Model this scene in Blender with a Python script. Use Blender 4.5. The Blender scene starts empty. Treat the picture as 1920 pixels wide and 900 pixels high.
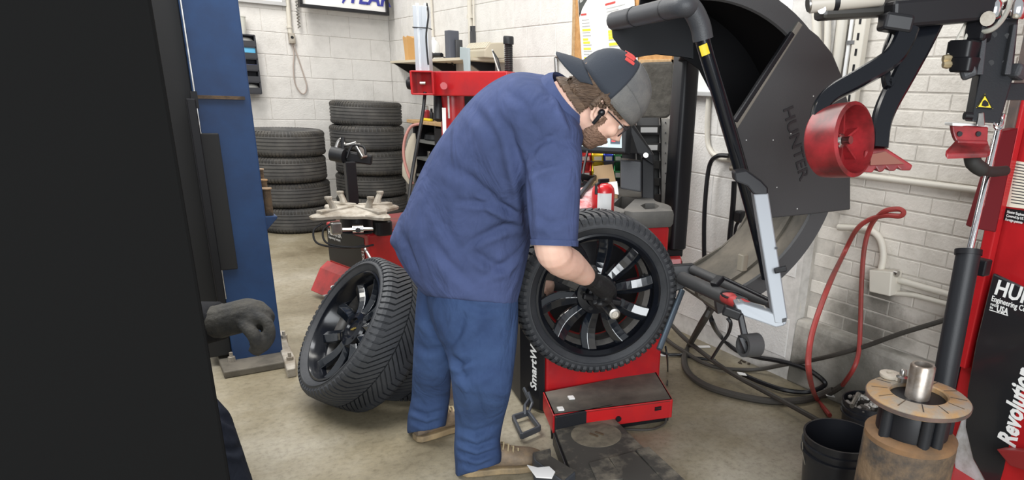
import bpy, bmesh, math, random
import numpy as np
from mathutils import Vector, Matrix
random.seed(7)
SC = bpy.context.scene
COL = SC.collection
PI = math.pi

# ---------------------------------------------------------------- camera
F, CX, CY = 1250.0, 1158.0, 594.0          # focal length and principal point in pixels of the 1920x900 frame
PITCH, ROLL, YAW, CAM_H = math.radians(18.5), math.radians(2.48), math.radians(36.5), 1.35
_s, _c = math.sin(YAW), math.cos(YAW)
_f = np.array([_s, _c, 0.]); _r = np.array([_c, -_s, 0.]); _u = np.array([0, 0, 1.])
_f2 = _f * math.cos(PITCH) - _u * math.sin(PITCH)
_u2 = _u * math.cos(PITCH) + _f * math.sin(PITCH)
_r3 = _r * math.cos(ROLL) + _u2 * math.sin(ROLL)
_u3 = _u2 * math.cos(ROLL) - _r * math.sin(ROLL)
CAMP = np.array([0, 0, CAM_H])
cam = bpy.data.cameras.new('camera')
cam.sensor_width = 36; cam.lens = F / 1920 * 36
cam.shift_x = (960 - CX) / 1920; cam.shift_y = (CY - 450) / 1920
cam.clip_start = 0.05
camo = bpy.data.objects.new('camera', cam); COL.objects.link(camo)
camo.matrix_world = Matrix(((_r3[0], _u3[0], -_f2[0], 0), (_r3[1], _u3[1], -_f2[1], 0), (_r3[2], _u3[2], -_f2[2], CAM_H), (0, 0, 0, 1)))
SC.camera = camo

# ---------------------------------------------------------------- light
SC.view_settings.view_transform = 'Standard'; SC.view_settings.look = 'None'
SC.view_settings.gamma = 1; SC.view_settings.use_curve_mapping = False
SC.view_settings.exposure = 0.20
wd = bpy.data.worlds.new('daylight'); SC.world = wd; wd.use_nodes = True
wd.node_tree.nodes['Background'].inputs[0].default_value = (0.93, 0.97, 1.0, 1)
wd.node_tree.nodes['Background'].inputs[1].default_value = 0.46
def area(name, loc, target, sx, sy, power, col):
    l = bpy.data.lights.new(name, 'AREA'); l.shape = 'RECTANGLE'; l.size = sx; l.size_y = sy
    l.energy = power; l.color = col
    o = bpy.data.objects.new(name, l); COL.objects.link(o); o.location = loc
    o.rotation_euler = (Vector(target) - Vector(loc)).to_track_quat('-Z', 'Y').to_euler()
    return o
area('ceiling_tubes', (0.7, 3.6, 3.5), (0.9, 3.6, 0), 0.5, 5.0, 88, (1.0, 0.97, 0.90))
area('ceiling_tubes', (0.6, 6.2, 3.5), (0.9, 6.6, 0), 0.5, 2.6, 70, (1.0, 0.97, 0.92))  # fill lamp added overhead to brighten the back wall
area('ceiling_tubes', (0.2, 2.7, 3.3), (0.7, 2.5, 0), 0.6, 2.6, 64, (0.97, 0.98, 1.0))  # overhead fill placed to brighten the top of the worker's shirt
area('bay_door_daylight', (-1.2, -2.4, 2.0), (1.5, 3.2, 0.9), 3.6, 2.4, 240, (0.93, 0.97, 1.0))

# ---------------------------------------------------------------- helpers
def ray(x, y): return _r3 * ((x - CX) / F) - _u3 * ((y - CY) / F) + _f2
def at(x, y, d): return CAMP + ray(x, y) * d            # point at depth d along the lens axis
def fl(x, y, z=0.): r = ray(x, y); return CAMP + r * ((z - CAM_H) / r[2])
def wx(x, y, X): r = ray(x, y); return CAMP + r * (X / r[0])
def wy(x, y, Y): r = ray(x, y); return CAMP + r * (Y / r[1])
def V(*a): return np.array(a, float)
def nrm(v): v = np.array(v, float); return v / (np.linalg.norm(v) + 1e-12)
def frame(z, up=(0, 0, 1)):                              # columns x,y,z with z along the given axis
    z = nrm(z); x = np.cross(up, z)
    if np.linalg.norm(x) < 1e-4: x = np.array([1., 0, 0])
    x = nrm(x); y = np.cross(z, x); return np.array([x, y, z]).T
def spl(pts, n=8):                                       # Catmull-Rom through the points
    P = [np.array(p, float) for p in pts]; P = [2 * P[0] - P[1]] + P + [2 * P[-1] - P[-2]]; out = []
    for i in range(1, len(P) - 2):
        a, b, c, d = P[i - 1:i + 3]
        for k in range(n):
            t = k / n
            out.append(.5 * ((2 * b) + (c - a) * t + (2 * a - 5 * b + 4 * c - d) * t * t + (3 * b - a - 3 * c + d) * t ** 3))
    out.append(P[-2]); return out
def arc(c, ax, ay, a0, a1, n): return [c + ax * math.cos(a0 + (a1 - a0) * i / n) + ay * math.sin(a0 + (a1 - a0) * i / n) for i in range(n + 1)]

class G:
    def __init__(s): s.v = []; s.f = []
    def add(s, v, f):
        o = len(s.v); s.v += [tuple(map(float, p)) for p in v]; s.f += [tuple(i + o for i in q) for q in f]; return s
    def box(s, c, size, R=None):
        R = np.eye(3) if R is None else R
        c = np.array(c, float); h = np.array(size) / 2
        v = [c + R @ (h * V(a, b, d)) for a in (-1, 1) for b in (-1, 1) for d in (-1, 1)]
        return s.add(v, [(0, 1, 3, 2), (4, 6, 7, 5), (0, 4, 5, 1), (2, 3, 7, 6), (0, 2, 6, 4), (1, 5, 7, 3)])
    def bar(s, a, b, w, h, up=(0, 0, 1)):               # rectangular bar from a to b
        a = np.array(a, float); b = np.array(b, float); R = frame(b - a, up)
        return s.box((a + b) / 2, (w, h, np.linalg.norm(b - a)), R)
    def loft(s, rings, caps=True, closed=False):
        n = len(rings[0]); v = [p for r in rings for p in r]; f = []
        m = len(rings)
        for i in range(m - (0 if closed else 1)):
            j = (i + 1) % m
            for k in range(n):
                k2 = (k + 1) % n; f.append((i * n + k, i * n + k2, j * n + k2, j * n + k))
        if caps and not closed: f.append(tuple(range(n - 1, -1, -1))); f.append(tuple((m - 1) * n + k for k in range(n)))
        return s.add(v, f)
    def tube(s, pts, r, seg=8, caps=True, closed=False, flat=1.0):
        P = [np.array(p, float) for p in pts]; m = len(P)
        rr = r if hasattr(r, '__len__') else [r] * m
        t0 = nrm(P[1] - P[0]); x = frame(t0)[:, 0]; rings = []
        for i in range(m):
            t = nrm(P[min(i + 1, m - 1)] - P[max(i - 1, 0)]) if not closed else nrm(P[(i + 1) % m] - P[i - 1])
            x = nrm(x - t * np.dot(x, t)); y = np.cross(t, x)
            rings.append([P[i] + rr[i] * (x * math.cos(2 * PI * k / seg) + flat * y * math.sin(2 * PI * k / seg)) for k in range(seg)])
        return s.loft(rings, caps, closed)
    def cyl(s, a, b, r, seg=16, r2=None): return s.tube([a, b], [r, r if r2 is None else r2], seg)
    def lathe(s, prof, o=(0, 0, 0), axis=(0, 0, 1), seg=32, closed=False, R=None):   # profile of (radius, height)
        R = frame(axis) if R is None else R; o = np.array(o, float)
        rings = [[o + R @ V(r * math.cos(2 * PI * k / seg), r * math.sin(2 * PI * k / seg), h) for k in range(seg)] for r, h in prof]
        if closed: rings = rings + [rings[0]]
        return s.loft(rings, caps=not closed)
    def prism(s, poly, vec):
        P = [np.array(p, float) for p in poly]; vec = np.array(vec, float); n = len(P)
        f = [tuple(range(n - 1, -1, -1)), tuple(range(n, 2 * n))] + [(k, (k + 1) % n, n + (k + 1) % n, n + k) for k in range(n)]
        return s.add(P + [p + vec for p in P], f)
    def ball(s, c, r, R=None, seg=16, rings=10):
        R = np.eye(3) if R is None else R; c = np.array(c, float); r = np.array(r if hasattr(r, '__len__') else [r] * 3, float)
        rg = [[c + R @ (r * V(math.sin(a) * math.cos(2 * PI * k / seg), math.sin(a) * math.sin(2 * PI * k / seg), math.cos(a))) for k in range(seg)]
              for a in [PI * (i + .02 if i == 0 else i - .02 if i == rings else i) / rings for i in range(rings + 1)]]
        return s.loft(rg)
    def rbox(s, c, size, R=None, r=0.01, n=3):          # box with rounded vertical (local z) edges
        R = np.eye(3) if R is None else R; c = np.array(c, float); x, y, z = [q / 2 for q in size]; ring = []
        for sx, sy, a0 in ((1, 1, 0), (-1, 1, PI / 2), (-1, -1, PI), (1, -1, 1.5 * PI)):
            for k in range(n + 1):
                a = a0 + PI / 2 * k / n; ring.append((sx * (x - r) + r * math.cos(a), sy * (y - r) + r * math.sin(a)))
        e = min(r, z) * .4
        rg = []
        for zz, q in ((-z, 1 - e / max(x, y)), (-z + e, 1), (z - e, 1), (z, 1 - e / max(x, y))):
            rg.append([c + R @ V(px * q, py * q, zz) for px, py in ring])
        return s.loft(rg)
    def mesh(s, name):
        m = bpy.data.meshes.new(name); m.from_pydata(s.v, [], s.f); m.validate()
        b = bmesh.new(); b.from_mesh(m); bmesh.ops.recalc_face_normals(b, faces=b.faces); b.to_mesh(m); b.free()
        return m
    def build(s, name, mat, parent=None, smooth=False, bevel=0, local=False, sub=0, angle=None, kind=None, label=None, seg=2):
        if parent is not None and not local:
            o = wloc(parent); s.v = [(a - o[0], b - o[1], c - o[2]) for a, b, c in s.v]
        m = s.mesh(name); m.materials.append(mat)
        if smooth:
            for p in m.polygons: p.use_smooth = True
            m.set_sharp_from_angle(angle=angle if angle is not None else math.radians(40))
        o = bpy.data.objects.new(name, m); COL.objects.link(o)
        if parent is not None: o.parent = parent
        if bevel:
            b = o.modifiers.new('bevel', 'BEVEL'); b.width = bevel; b.segments = seg; b.limit_method = 'ANGLE'; b.angle_limit = math.radians(35)
        if sub:
            b = o.modifiers.new('sub', 'SUBSURF'); b.levels = sub; b.render_levels = sub
        if kind: o['kind'] = kind
        if label: o['label'] = label
        return o
def wloc(o):
    p = np.array(o.location, float)
    while o.parent: o = o.parent; p = p + np.array(o.location, float)
    return p
def tag(o, label, cat, group=None):
    o['label'] = label; o['category'] = cat
    if group: o['group'] = group
    return o
def thing(name, label, cat, loc=(0, 0, 0), group=None):
    o = bpy.data.objects.new(name, None); COL.objects.link(o); o.location = [float(q) for q in loc]; o.empty_display_size = .1
    return tag(o, label, cat, group)
def dup(o, parent=None):
    c = o.copy(); COL.objects.link(c)
    if parent is not None: c.parent = parent
    for ch in list(o.children): dup(ch, c)
    return c
def text(body, name, mat, parent, o, rx, ry, h, squeeze=1.0, shear=0.0, align='LEFT', depth=.0012, bold=0.0, local=False, spacing=1.0):
    cu = bpy.data.curves.new(name, 'FONT'); cu.body = body; cu.size = 1; cu.shear = shear; cu.align_x = align; cu.offset = bold; cu.resolution_u = 2; cu.extrude = .5; cu.space_character = spacing
    to = bpy.data.objects.new(name, cu); me = bpy.data.meshes.new_from_object(to)
    bpy.data.objects.remove(to); rx = nrm(rx); ry = nrm(ry); n = np.cross(rx, ry); k = h / .7
    g = G(); g.v = [tuple(np.array(o, float) + rx * v.co.x * k * squeeze + ry * v.co.y * k + n * (v.co.z + .5) * depth) for v in me.vertices]
    g.f = [tuple(p.vertices) for p in me.polygons]; bpy.data.meshes.remove(me)
    return g.build(name, mat, parent, local=local)

# ---------------------------------------------------------------- materials
def mat(name, col, rough=.5, metal=0., col2=None, nscale=6., namt=1., bump=0., bscale=60., coat=0., lo=.4, hi=.65, emit=0., spec=.5, nstretch=None, trans=0., world=False, stain=None):
    m = bpy.data.materials.new(name); m.use_nodes = True; nt = m.node_tree; b = nt.nodes['Principled BSDF']
    b.inputs['Base Color'].default_value = (*col, 1); b.inputs['Roughness'].default_value = rough; b.inputs['Metallic'].default_value = metal
    b.inputs['Coat Weight'].default_value = coat; b.inputs['Coat Roughness'].default_value = .08; b.inputs['Specular IOR Level'].default_value = spec
    if trans: b.inputs['Transmission Weight'].default_value = trans
    if emit: b.inputs['Emission Color'].default_value = (*col, 1); b.inputs['Emission Strength'].default_value = emit
    if col2 is not None or bump:
        tc = nt.nodes.new('ShaderNodeTexCoord'); mp = nt.nodes.new('ShaderNodeMapping'); nt.links.new(tc.outputs['Object'], mp.inputs[0])
        if world:
            ge = nt.nodes.new('ShaderNodeNewGeometry'); nt.links.new(ge.outputs['Position'], mp.inputs[0])
        if nstretch: mp.inputs['Scale'].default_value = nstretch
    if col2 is not None:
        n = nt.nodes.new('ShaderNodeTexNoise'); n.inputs['Scale'].default_value = nscale; n.inputs['Detail'].default_value = 8; n.inputs['Roughness'].default_value = .65
        nt.links.new(mp.outputs[0], n.inputs['Vector'])
        r = nt.nodes.new('ShaderNodeValToRGB'); r.color_ramp.elements[0].position = lo; r.color_ramp.elements[1].position = hi
        c1 = [a + (q - a) * namt for a, q in zip(col, col2)]
        r.color_ramp.elements[0].color = (*col, 1); r.color_ramp.elements[1].color = (*c1, 1)
        nt.links.new(n.outputs['Fac'], r.inputs[0]); nt.links.new(r.outputs[0], b.inputs['Base Color'])
        for sx, sy, sz, rad in (stain or ()):          # an oily splash with a ragged outline at a fixed place
            d = nt.nodes.new('ShaderNodeVectorMath'); d.operation = 'DISTANCE'; d.inputs[1].default_value = (sx, sy, sz); nt.links.new(mp.outputs[0], d.inputs[0])
            a = nt.nodes.new('ShaderNodeMath'); a.operation = 'MULTIPLY_ADD'; a.inputs[1].default_value = -1.1 * rad; nt.links.new(n.outputs['Fac'], a.inputs[0]); nt.links.new(d.outputs['Value'], a.inputs[2])
            k = nt.nodes.new('ShaderNodeMapRange'); k.inputs[1].default_value = -.15 * rad; k.inputs[2].default_value = .75 * rad; k.inputs[3].default_value = .8; k.inputs[4].default_value = 0; nt.links.new(a.outputs[0], k.inputs[0])
            x = nt.nodes.new('ShaderNodeMix'); x.data_type = 'RGBA'; nt.links.new(k.outputs[0], x.inputs[0]); src = b.inputs['Base Color'].links[0].from_socket; nt.links.new(src, x.inputs[6]); x.inputs[7].default_value = (.06, .058, .045, 1); nt.links.new(x.outputs[2], b.inputs['Base Color'])
    if bump:
        n2 = nt.nodes.new('ShaderNodeTexNoise'); n2.inputs['Scale'].default_value = bscale; n2.inputs['Detail'].default_value = 5
        nt.links.new(mp.outputs[0], n2.inputs['Vector'])
        bp = nt.nodes.new('ShaderNodeBump'); bp.inputs['Strength'].default_value = bump; bp.inputs['Distance'].default_value = .01
        nt.links.new(n2.outputs['Fac'], bp.inputs['Height']); nt.links.new(bp.outputs[0], b.inputs['Normal'])
    return m
def hexc(h):
    c = [int(h[i:i + 2], 16) / 255 for i in (0, 2, 4)]
    return tuple(q / 12.92 if q <= .04045 else ((q + .055) / 1.055) ** 2.4 for q in c)
M_block = mat('painted_block', (.74, .72, .69), .6, col2=(.60, .58, .55), nscale=7, lo=.45, hi=.8, bump=.35, bscale=90, world=True)
M_mortar = mat('painted_mortar', (.66, .635, .60), .7, col2=(.50, .48, .45), nscale=14)
M_brick = mat('painted_brick', (.70, .655, .59), .55, col2=(.50, .46, .40), nscale=6, lo=.48, hi=.78, bump=.3, bscale=70, world=True, stain=((2.63, 1.66, .36, .20), (2.63, 1.60, .55, .10)))
M_curb = mat('dirty_concrete', (.50, .47, .42), .85, col2=(.17, .155, .13), nscale=3.5, lo=.45, hi=.75, bump=.3, world=True, stain=((2.57, 1.64, .16, .22), (2.57, 1.95, .05, .12)))
M_fade_dark = mat('charcoal_paint', hexc('141414'), .9, spec=.1)
M_black = mat('black_paint', (.009, .009, .011), .42, spec=.35)
M_gloss = mat('gloss_black', (.006, .007, .010), .2, coat=.12, spec=.3)
M_spoke = mat('spoke_gloss_black', (.006, .008, .012), .14, coat=.9)
M_satin = mat('satin_black', (.014, .015, .018), .45, spec=.35, bump=.05, bscale=200)
M_plastic = mat('grey_plastic', (.045, .047, .052), .5, bump=.12, bscale=260)
M_rubber = mat('tire_rubber', (.026, .028, .033), .6, col2=(.046, .048, .052), nscale=5, bump=.08, bscale=120)
M_rubber_old = mat('old_tire_rubber', (.066, .065, .065), .7, col2=(.12, .116, .108), nscale=4, bump=.1, bscale=120)
M_red = mat('red_paint', (.50, .010, .012), .38, col2=(.36, .012, .018), nscale=4, coat=.2)
M_reddirty = mat('worn_red_paint', (.50, .05, .05), .5, col2=(.28, .04, .04), nscale=7)
M_redplas = mat('red_plastic', (.36, .024, .030), .36, col2=(.09, .012, .012), nscale=7, lo=.38, hi=.66)
M_steel = mat('steel', (.55, .54, .52), .3, 1.0, col2=(.35, .33, .31), nscale=12)
M_alu = mat('aluminium', (.27, .285, .305), .5, .4)
M_chrome = mat('chrome', (.75, .75, .76), .12, 1.0)
M_dirtysteel = mat('dusty_steel', (.50, .46, .40), .6, .25, col2=(.26, .22, .17), nscale=9)
M_rust = mat('rusty_steel', (.15, .098, .055), .75, .2, col2=(.042, .034, .028), nscale=9, lo=.42, hi=.6, bump=.35, bscale=60)
M_rustlight = mat('light_rust', (.40, .24, .11), .75, .1, col2=(.36, .33, .29), nscale=8, bump=.25, bscale=50)
M_white = mat('white_paint', (.80, .80, .78), .5)
M_paper = mat('paper', (.82, .81, .79), .8)
M_yellow = mat('yellow', (.80, .62, .03), .5)
M_hose = mat('black_hose', (.045, .04, .034), .6)
M_redhose = mat('red_hose', (.36, .045, .04), .55, col2=(.22, .05, .04), nscale=8)
M_conduit = mat('painted_conduit', (.66, .62, .54), .5)
M_wood = mat('wood', (.50, .33, .17), .6, col2=(.38, .23, .1), nscale=3, nstretch=(1, 12, 12))
# ================================================================ setting
WA, WB, WC, YE = 7.91, 2.575, 2.64, 2.00         # back wall y, right block wall x, brick wall x, end of the block wall
mf = bpy.data.materials.new('stained_concrete_floor'); mf.use_nodes = True
nt = mf.node_tree; b = nt.nodes['Principled BSDF']; tc = nt.nodes.new('ShaderNodeTexCoord')
def _n(scale, detail=8, rough=.6):
    n = nt.nodes.new('ShaderNodeTexNoise'); n.inputs['Scale'].default_value = scale; n.inputs['Detail'].default_value = detail; n.inputs['Roughness'].default_value = rough
    nt.links.new(tc.outputs['Object'], n.inputs['Vector']); return n
def _ramp(src, stops):
    r = nt.nodes.new('ShaderNodeValToRGB'); e = r.color_ramp.elements
    while len(e) < len(stops): e.new(.5)
    for q, (p, c) in zip(e, stops): q.position = p; q.color = (*c, 1)
    nt.links.new(src, r.inputs[0]); return r
big = _ramp(_n(1.1).outputs['Fac'], [(.3, (.15, .12, .072)), (.48, (.28, .24, .165)), (.66, (.43, .39, .315))])
fine = _ramp(_n(38, 8, .75).outputs['Fac'], [(.3, (.62, .60, .56)), (.5, (.95, .95, .94)), (.75, (1.12, 1.1, 1.06))])
spots = _ramp(_n(9, 6, .8).outputs['Fac'], [(.27, (.35, .32, .28)), (.38, (1, 1, 1))])
mx = nt.nodes.new('ShaderNodeMix'); mx.data_type = 'RGBA'; mx.blend_type = 'MULTIPLY'; mx.inputs[0].default_value = 1
nt.links.new(big.outputs[0], mx.inputs[6]); nt.links.new(fine.outputs[0], mx.inputs[7])
mx2 = nt.nodes.new('ShaderNodeMix'); mx2.data_type = 'RGBA'; mx2.blend_type = 'MULTIPLY'; mx2.inputs[0].default_value = .8
nt.links.new(mx.outputs[2], mx2.inputs[6]); nt.links.new(spots.outputs[0], mx2.inputs[7])
nt.links.new(mx2.outputs[2], b.inputs['Base Color'])
rr = _ramp(_n(2.5).outputs['Fac'], [(.35, (.28,) * 3), (.65, (.6,) * 3)]); nt.links.new(rr.outputs[0], b.inputs['Roughness'])
bp = nt.nodes.new('ShaderNodeBump'); bp.inputs['Strength'].default_value = .12; bp.inputs['Distance'].default_value = .01
nt.links.new(_n(60).outputs['Fac'], bp.inputs['Height']); nt.links.new(bp.outputs[0], b.inputs['Normal'])
def struct(o): o['kind'] = 'structure'; return o
struct(G().box((0.3, 3.0, -.05), (6.5, 11, .1)).build('floor', mf))
wall_back = struct(G().box((.35, WA + .1, 1.3), (4.9, .2, 2.6)).build('wall_back', M_mortar))
wall_right = struct(G().box((WB + .15, (YE + WA) / 2, 1.3), (.3, WA - YE, 2.6)).build('wall_right', M_mortar))
wall_brick = struct(G().box((WC + .15, (YE - 1.2) / 2, 1.3), (.3, YE + 1.2, 2.6)).build('wall_right', mat('brick_mortar', (.60, .56, .50), .7, col2=(.42, .39, .35), nscale=10)))
fade_wall_left = struct(G().box((-1.46, 1.56, 1.3), (3.08, .14, 2.6)).build('wall_left', M_fade_dark, bevel=.006))  # added partition; its dark colour stands in for the fade to black at left
# masonry units: one shared mesh per format, each unit an object of its own
def unit(l, h, t=.004, c=.003):
    g = G(); a, e = l / 2, h / 2
    back = [(-a, 0, -e), (a, 0, -e), (a, 0, e), (-a, 0, e)]; fr = [(x * (1 - c / a), -t, z * (1 - c / e)) for x, _, z in back]
    mid = [(x, -t + c * .8, z) for x, _, z in back]
    g.loft([back, mid, fr]); return g
CH = .2105; Z0 = 1.58 - 7 * CH
bm_full = unit(.415, CH - .006).mesh('block'); bm_full.materials.append(M_block)
bm_half = unit(.206, CH - .006).mesh('half_block'); bm_half.materials.append(M_block)
bm_brick = unit(.210, .0605, .0032, .0025).mesh('brick'); bm_brick.materials.append(M_brick)
def lay(me, name, parent, loc, rz=0):
    o = bpy.data.objects.new(name, me); COL.objects.link(o); o.parent = parent; o.location = [float(q) for q in loc]
    o.rotation_euler = (random.uniform(-.004, .004), 0, rz); return o
for r in range(-1, 12):
    zc = Z0 + (r + .5) * CH
    if zc < 0.02: continue
    off = (r % 2) * .21
    for k in range(9):
        x = 2.36 - off - k * .42
        if x < -1.1: break
        lay(bm_full, 'block', wall_back, (x, WA, zc))
    if off: lay(bm_half, 'block', wall_back, (2.465, WA, zc))
    for k in range(14):
        y = WA - .21 - off - k * .42
        if y - .2 > YE: lay(bm_full, 'block', wall_right, (WB, y, zc), -PI / 2)
    if off: lay(bm_half, 'block', wall_right, (WB, WA - .105, zc), -PI / 2)
for r in range(31):
    zc = .33 + (r + .5) * .067
    for k in range(9):
        y = YE - .12 - (r % 2) * .107 - k * .2145
        if y > .3: lay(bm_brick, 'brick', wall_brick, (WC, y, zc), -PI / 2)
# rough concrete foot of the brick wall and the ledge on it
bb = struct(G().prism([(WC - .075, -.6, 0), (WC, -.6, 0), (WC, -.6, .33), (WC - .05, -.6, .325), (WC - .06, -.6, .30), (WC - .065, -.6, .18)], (0, YE + .6, 0)).build('baseboard_right', M_curb, bevel=.008))
# ================================================================ tyres and wheels (local: axle along z, outer face at +z)
def carcass(R, w, rb, grooves=(), gd=.008, crown=.006):
    h = w / 2; p = [(rb, -h * .72), (rb + .004, -h * .80), (rb + .03, -h * .94), (rb + (R - rb) * .45, -h), (R - .035, -h * .97), (R - .014, -h * .88), (R - crown, -h * .76)]
    for g0, gw in grooves:
        z0, z1 = (g0 - gw / 2) * h, (g0 + gw / 2) * h
        p += [(R - crown * g0 * g0, z0), (R - gd, z0 + .001), (R - gd, z1 - .001), (R - crown * g0 * g0, z1)]
    p += [(R - crown, h * .76), (R - .014, h * .88), (R - .035, h * .97), (rb + (R - rb) * .45, h), (rb + .03, h * .94), (rb + .004, h * .80), (rb, h * .72), (rb + .012, h * .5), (R - .03, h * .6), (R - .025, 0), (R - .03, -h * .6), (rb + .012, -h * .5)]
    return p
M_groove = mat('tread_rubber', (.034, .033, .032), .7, col2=(.075, .068, .058), nscale=6, bump=.1, bscale=150)
def stack_tire(R, w, rb, n, grooves, name='tire'):
    """plain used tyre: ribs between circumferential grooves, sipe blocks at both shoulders"""
    root = bpy.data.objects.new(name, None); COL.objects.link(root); root.empty_display_size = .1
    G().lathe(carcass(R, w, rb, grooves), seg=64, closed=True).build('carcass', M_rubber_old, root, smooth=True, local=True, angle=math.radians(50))
    g = G(); h = w / 2
    for sgn in (-1, 1):
        for k in range(n):
            a = 2 * PI * (k + (.5 if sgn > 0 else 0)) / n; d = 2 * PI / n * .36
            rg = []
            for r, z in ((R - .004, .62), (R + .001, .64), (R - .001, .80), (R - .012, .93), (R - .03, 1.0)):
                rg.append([V(r * math.cos(a + s * d), r * math.sin(a + s * d), sgn * h * z) for s in (-1, 1)] + [V((r - .006) * math.cos(a + s * d), (r - .006) * math.sin(a + s * d), sgn * h * z) for s in (1, -1)])
            g.loft(rg)
    g.build('tread', M_groove, root, local=True, kind='stuff')
    return root
GR1 = [(-.42, .10), (-.14, .10), (.14, .10), (.42, .10)]
GR2 = [(-.52, .05), (-.3, .11), (0, .11), (.3, .11), (.52, .05)]
tireA = stack_tire(.345, .222, .225, 72, GR1)
tireB = stack_tire(.36, .232, .228, 58, GR2)
tag(tireA, '', 'tire'); tag(tireB, '', 'tire')
# left stack of four, right stack of five
LS = V(1.22, 6.95); RS = V(2.07, 7.22)
heights = 0; order = ['lowest', 'second from the floor', 'third from the floor', 'topmost']
for i in range(4):
    t = tireA if i == 0 else dup(tireA)
    t.location = (LS[0] + (.04, .02, .0, .01)[i], LS[1] + (0, .02, 0, .01)[i], .1145 + i * .229); t.rotation_euler = (random.uniform(-.004, .004), random.uniform(-.004, .004), i * 1.3)
    tag(t, '%s used black tire of the shorter stack beside the blue lift post' % order[i].capitalize(), 'tire', 'tires in the shorter stack')
order = ['lowest', 'second from the floor', 'third from the floor', 'second from the top', 'topmost']
zz = 0
for i in range(5):
    src = tireB if i in (0, 2, 3) else tireA
    t = tireB if i == 0 else dup(src)
    w = .2375 if src is tireB else .2285
    t.location = (RS[0] + (0, .0, .02, -.01, 0)[i], RS[1] + (0, .02, -.01, 0, .02)[i], zz + w / 2 + .003); zz += w
    t.rotation_euler = (random.uniform(-.004, .004), random.uniform(-.004, .004), i * 2.1)
    tag(t, '%s used black tire of the taller stack in the back corner' % order[i].capitalize(), 'tire', 'tires in the taller stack')

M_barrel = mat('dusty_barrel', (.05, .048, .046), .4, .3, col2=(.13, .12, .11), nscale=7)
def wheel(name, label, R=.33, w=.225, rr=.2286, chevron=True, spoke='pair', nsp=10):
    root = thing(name, label, 'wheel'); h = w / 2
    tire = G().lathe(carcass(R - .004, w, rr + .004, crown=.010), seg=80, closed=True).build('tire', M_rubber, root, smooth=True, local=True, angle=math.radians(50))
    # raised ring on the sidewall
    for q in (1, -1):
        G().lathe([(R - .046, q * h * .985), (R - .046, q * (h * .985 + .003)), (R - .050, q * (h * .985 + .003)), (R - .052, q * h * .985)], seg=80, closed=True).build('sidewall_rib', M_rubber, tire, smooth=True, local=True)
    # directional tread: curved bars swept back from the centre line
    g = G(); n = 72; st = 9
    for sgn in (-1, 1):
        for k in range(n):
            a0 = 2 * PI * (k + (.5 if sgn > 0 else 0)) / n; wd = 2 * PI / n * (.36 if chevron else .33); rg = []
            for i in range(st + 1):
                u = i / st; z = .02 + u * .98
                sweep = (.40 * min(u, .55) ** 1 + .05 * max(0, u - .55)) * (1 if chevron else .35)
                rt = R - .010 * z * z if z < .78 else R - .006 - .02 * ((z - .78) / .22) ** 1.6
                zz_ = h * z * (.985 if z > .9 else 1)
                a = a0 - sweep
                ww = wd * (1 if u < .9 else .85)
                rg.append([V(rt * math.cos(a - ww), rt * math.sin(a - ww), sgn * zz_), V(rt * math.cos(a + ww), rt * math.sin(a + ww), sgn * zz_),
                           V((rt - .012) * math.cos(a + ww), (rt - .012) * math.sin(a + ww), sgn * zz_ * .985), V((rt - .012) * math.cos(a - ww), (rt - .012) * math.sin(a - ww), sgn * zz_ * .985)])
            g.loft(rg)
    g.build('tread', M_rubber, tire, local=True, kind='stuff')
    # rim barrel with lips, seen from both sides
    G().lathe([(rr + .012, h * .86), (rr + .013, h * .80), (rr - .004, h * .74), (rr - .006, h * .35), (rr - .022, h * .15), (rr - .022, -h * .55), (rr - .004, -h * .72), (rr + .012, -h * .84), (rr + .006, -h * .86), (rr - .008, -h * .72), (rr - .026, -h * .55), (rr - .026, h * .12), (rr - .010, h * .33), (rr - .010, h * .72), (rr + .004, h * .87)], seg=72, closed=True).build('rim', M_gloss, root, smooth=True, local=True)
    G().lathe([(rr - .012, h * .30), (rr - .030, h * .12), (rr - .030, -h * .55), (rr - .012, -h * .74), (rr - .010, -h * .74), (rr - .027, -h * .55), (rr - .027, h * .12), (rr - .010, h * .30)], seg=72, closed=True).build('barrel', M_barrel, root, smooth=True, local=True)
    zf = h * .62
    hub = G().lathe([(.0, zf - .052), (.078, zf - .052), (.084, zf - .030), (.078, zf - .018), (.05, zf - .012), (.046, zf - .022), (.036, zf - .024), (0, zf - .024)], seg=40).build('hub', M_gloss, root, smooth=True, local=True)
    for k in range(5):
        a = 2 * PI * k / 5 + .3; G().cyl((.059 * math.cos(a), .059 * math.sin(a), zf - .020), (.059 * math.cos(a), .059 * math.sin(a), zf - .0135), .009, 12).build('lug_hole', M_black, hub, local=True)
    sp = None
    for k in range(nsp):
        a = 2 * PI * k / nsp
        if sp is None:
            g = G(); rg = []
            for i in range(9):
                u = i / 8; r = .062 + u * (rr - .010 - .062)
                tw = -.07 * math.sin(u * PI) * (1 if spoke == 'turbine' else .3)
                wd = .020 + .006 * math.sin(u * PI) + .009 * u * u; z = zf - .020 + .014 * u * u - .012 * math.sin(u * PI)
                c, s = math.cos(tw), math.sin(tw)
                q = [(r, -wd, z - .030), (r, -wd, z - .010), (r, -wd * .15, z + .004), (r, wd, z - .003 if spoke == 'turbine' else z - .010), (r, wd, z - .030)]
                rg.append([V(x * c - y * s, x * s + y * c, zz2) for x, y, zz2 in q])
            g.loft(rg); sp = g.build('spoke', M_spoke, root, local=True, bevel=.002)
        else:
            o = bpy.data.objects.new('spoke', sp.data); COL.objects.link(o); o.parent = root; o.rotation_euler = (0, 0, a)
            m = o.modifiers.new('bevel', 'BEVEL'); m.width = .002; m.segments = 2; m.limit_method = 'ANGLE'; m.angle_limit = .6
    # valve and brake side disc edge
    G().tube([(rr - .03, .03, zf - .03), (rr - .045, .034, zf - .005)], .004, 8).build('valve', M_black, root, local=True)
    return root
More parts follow.
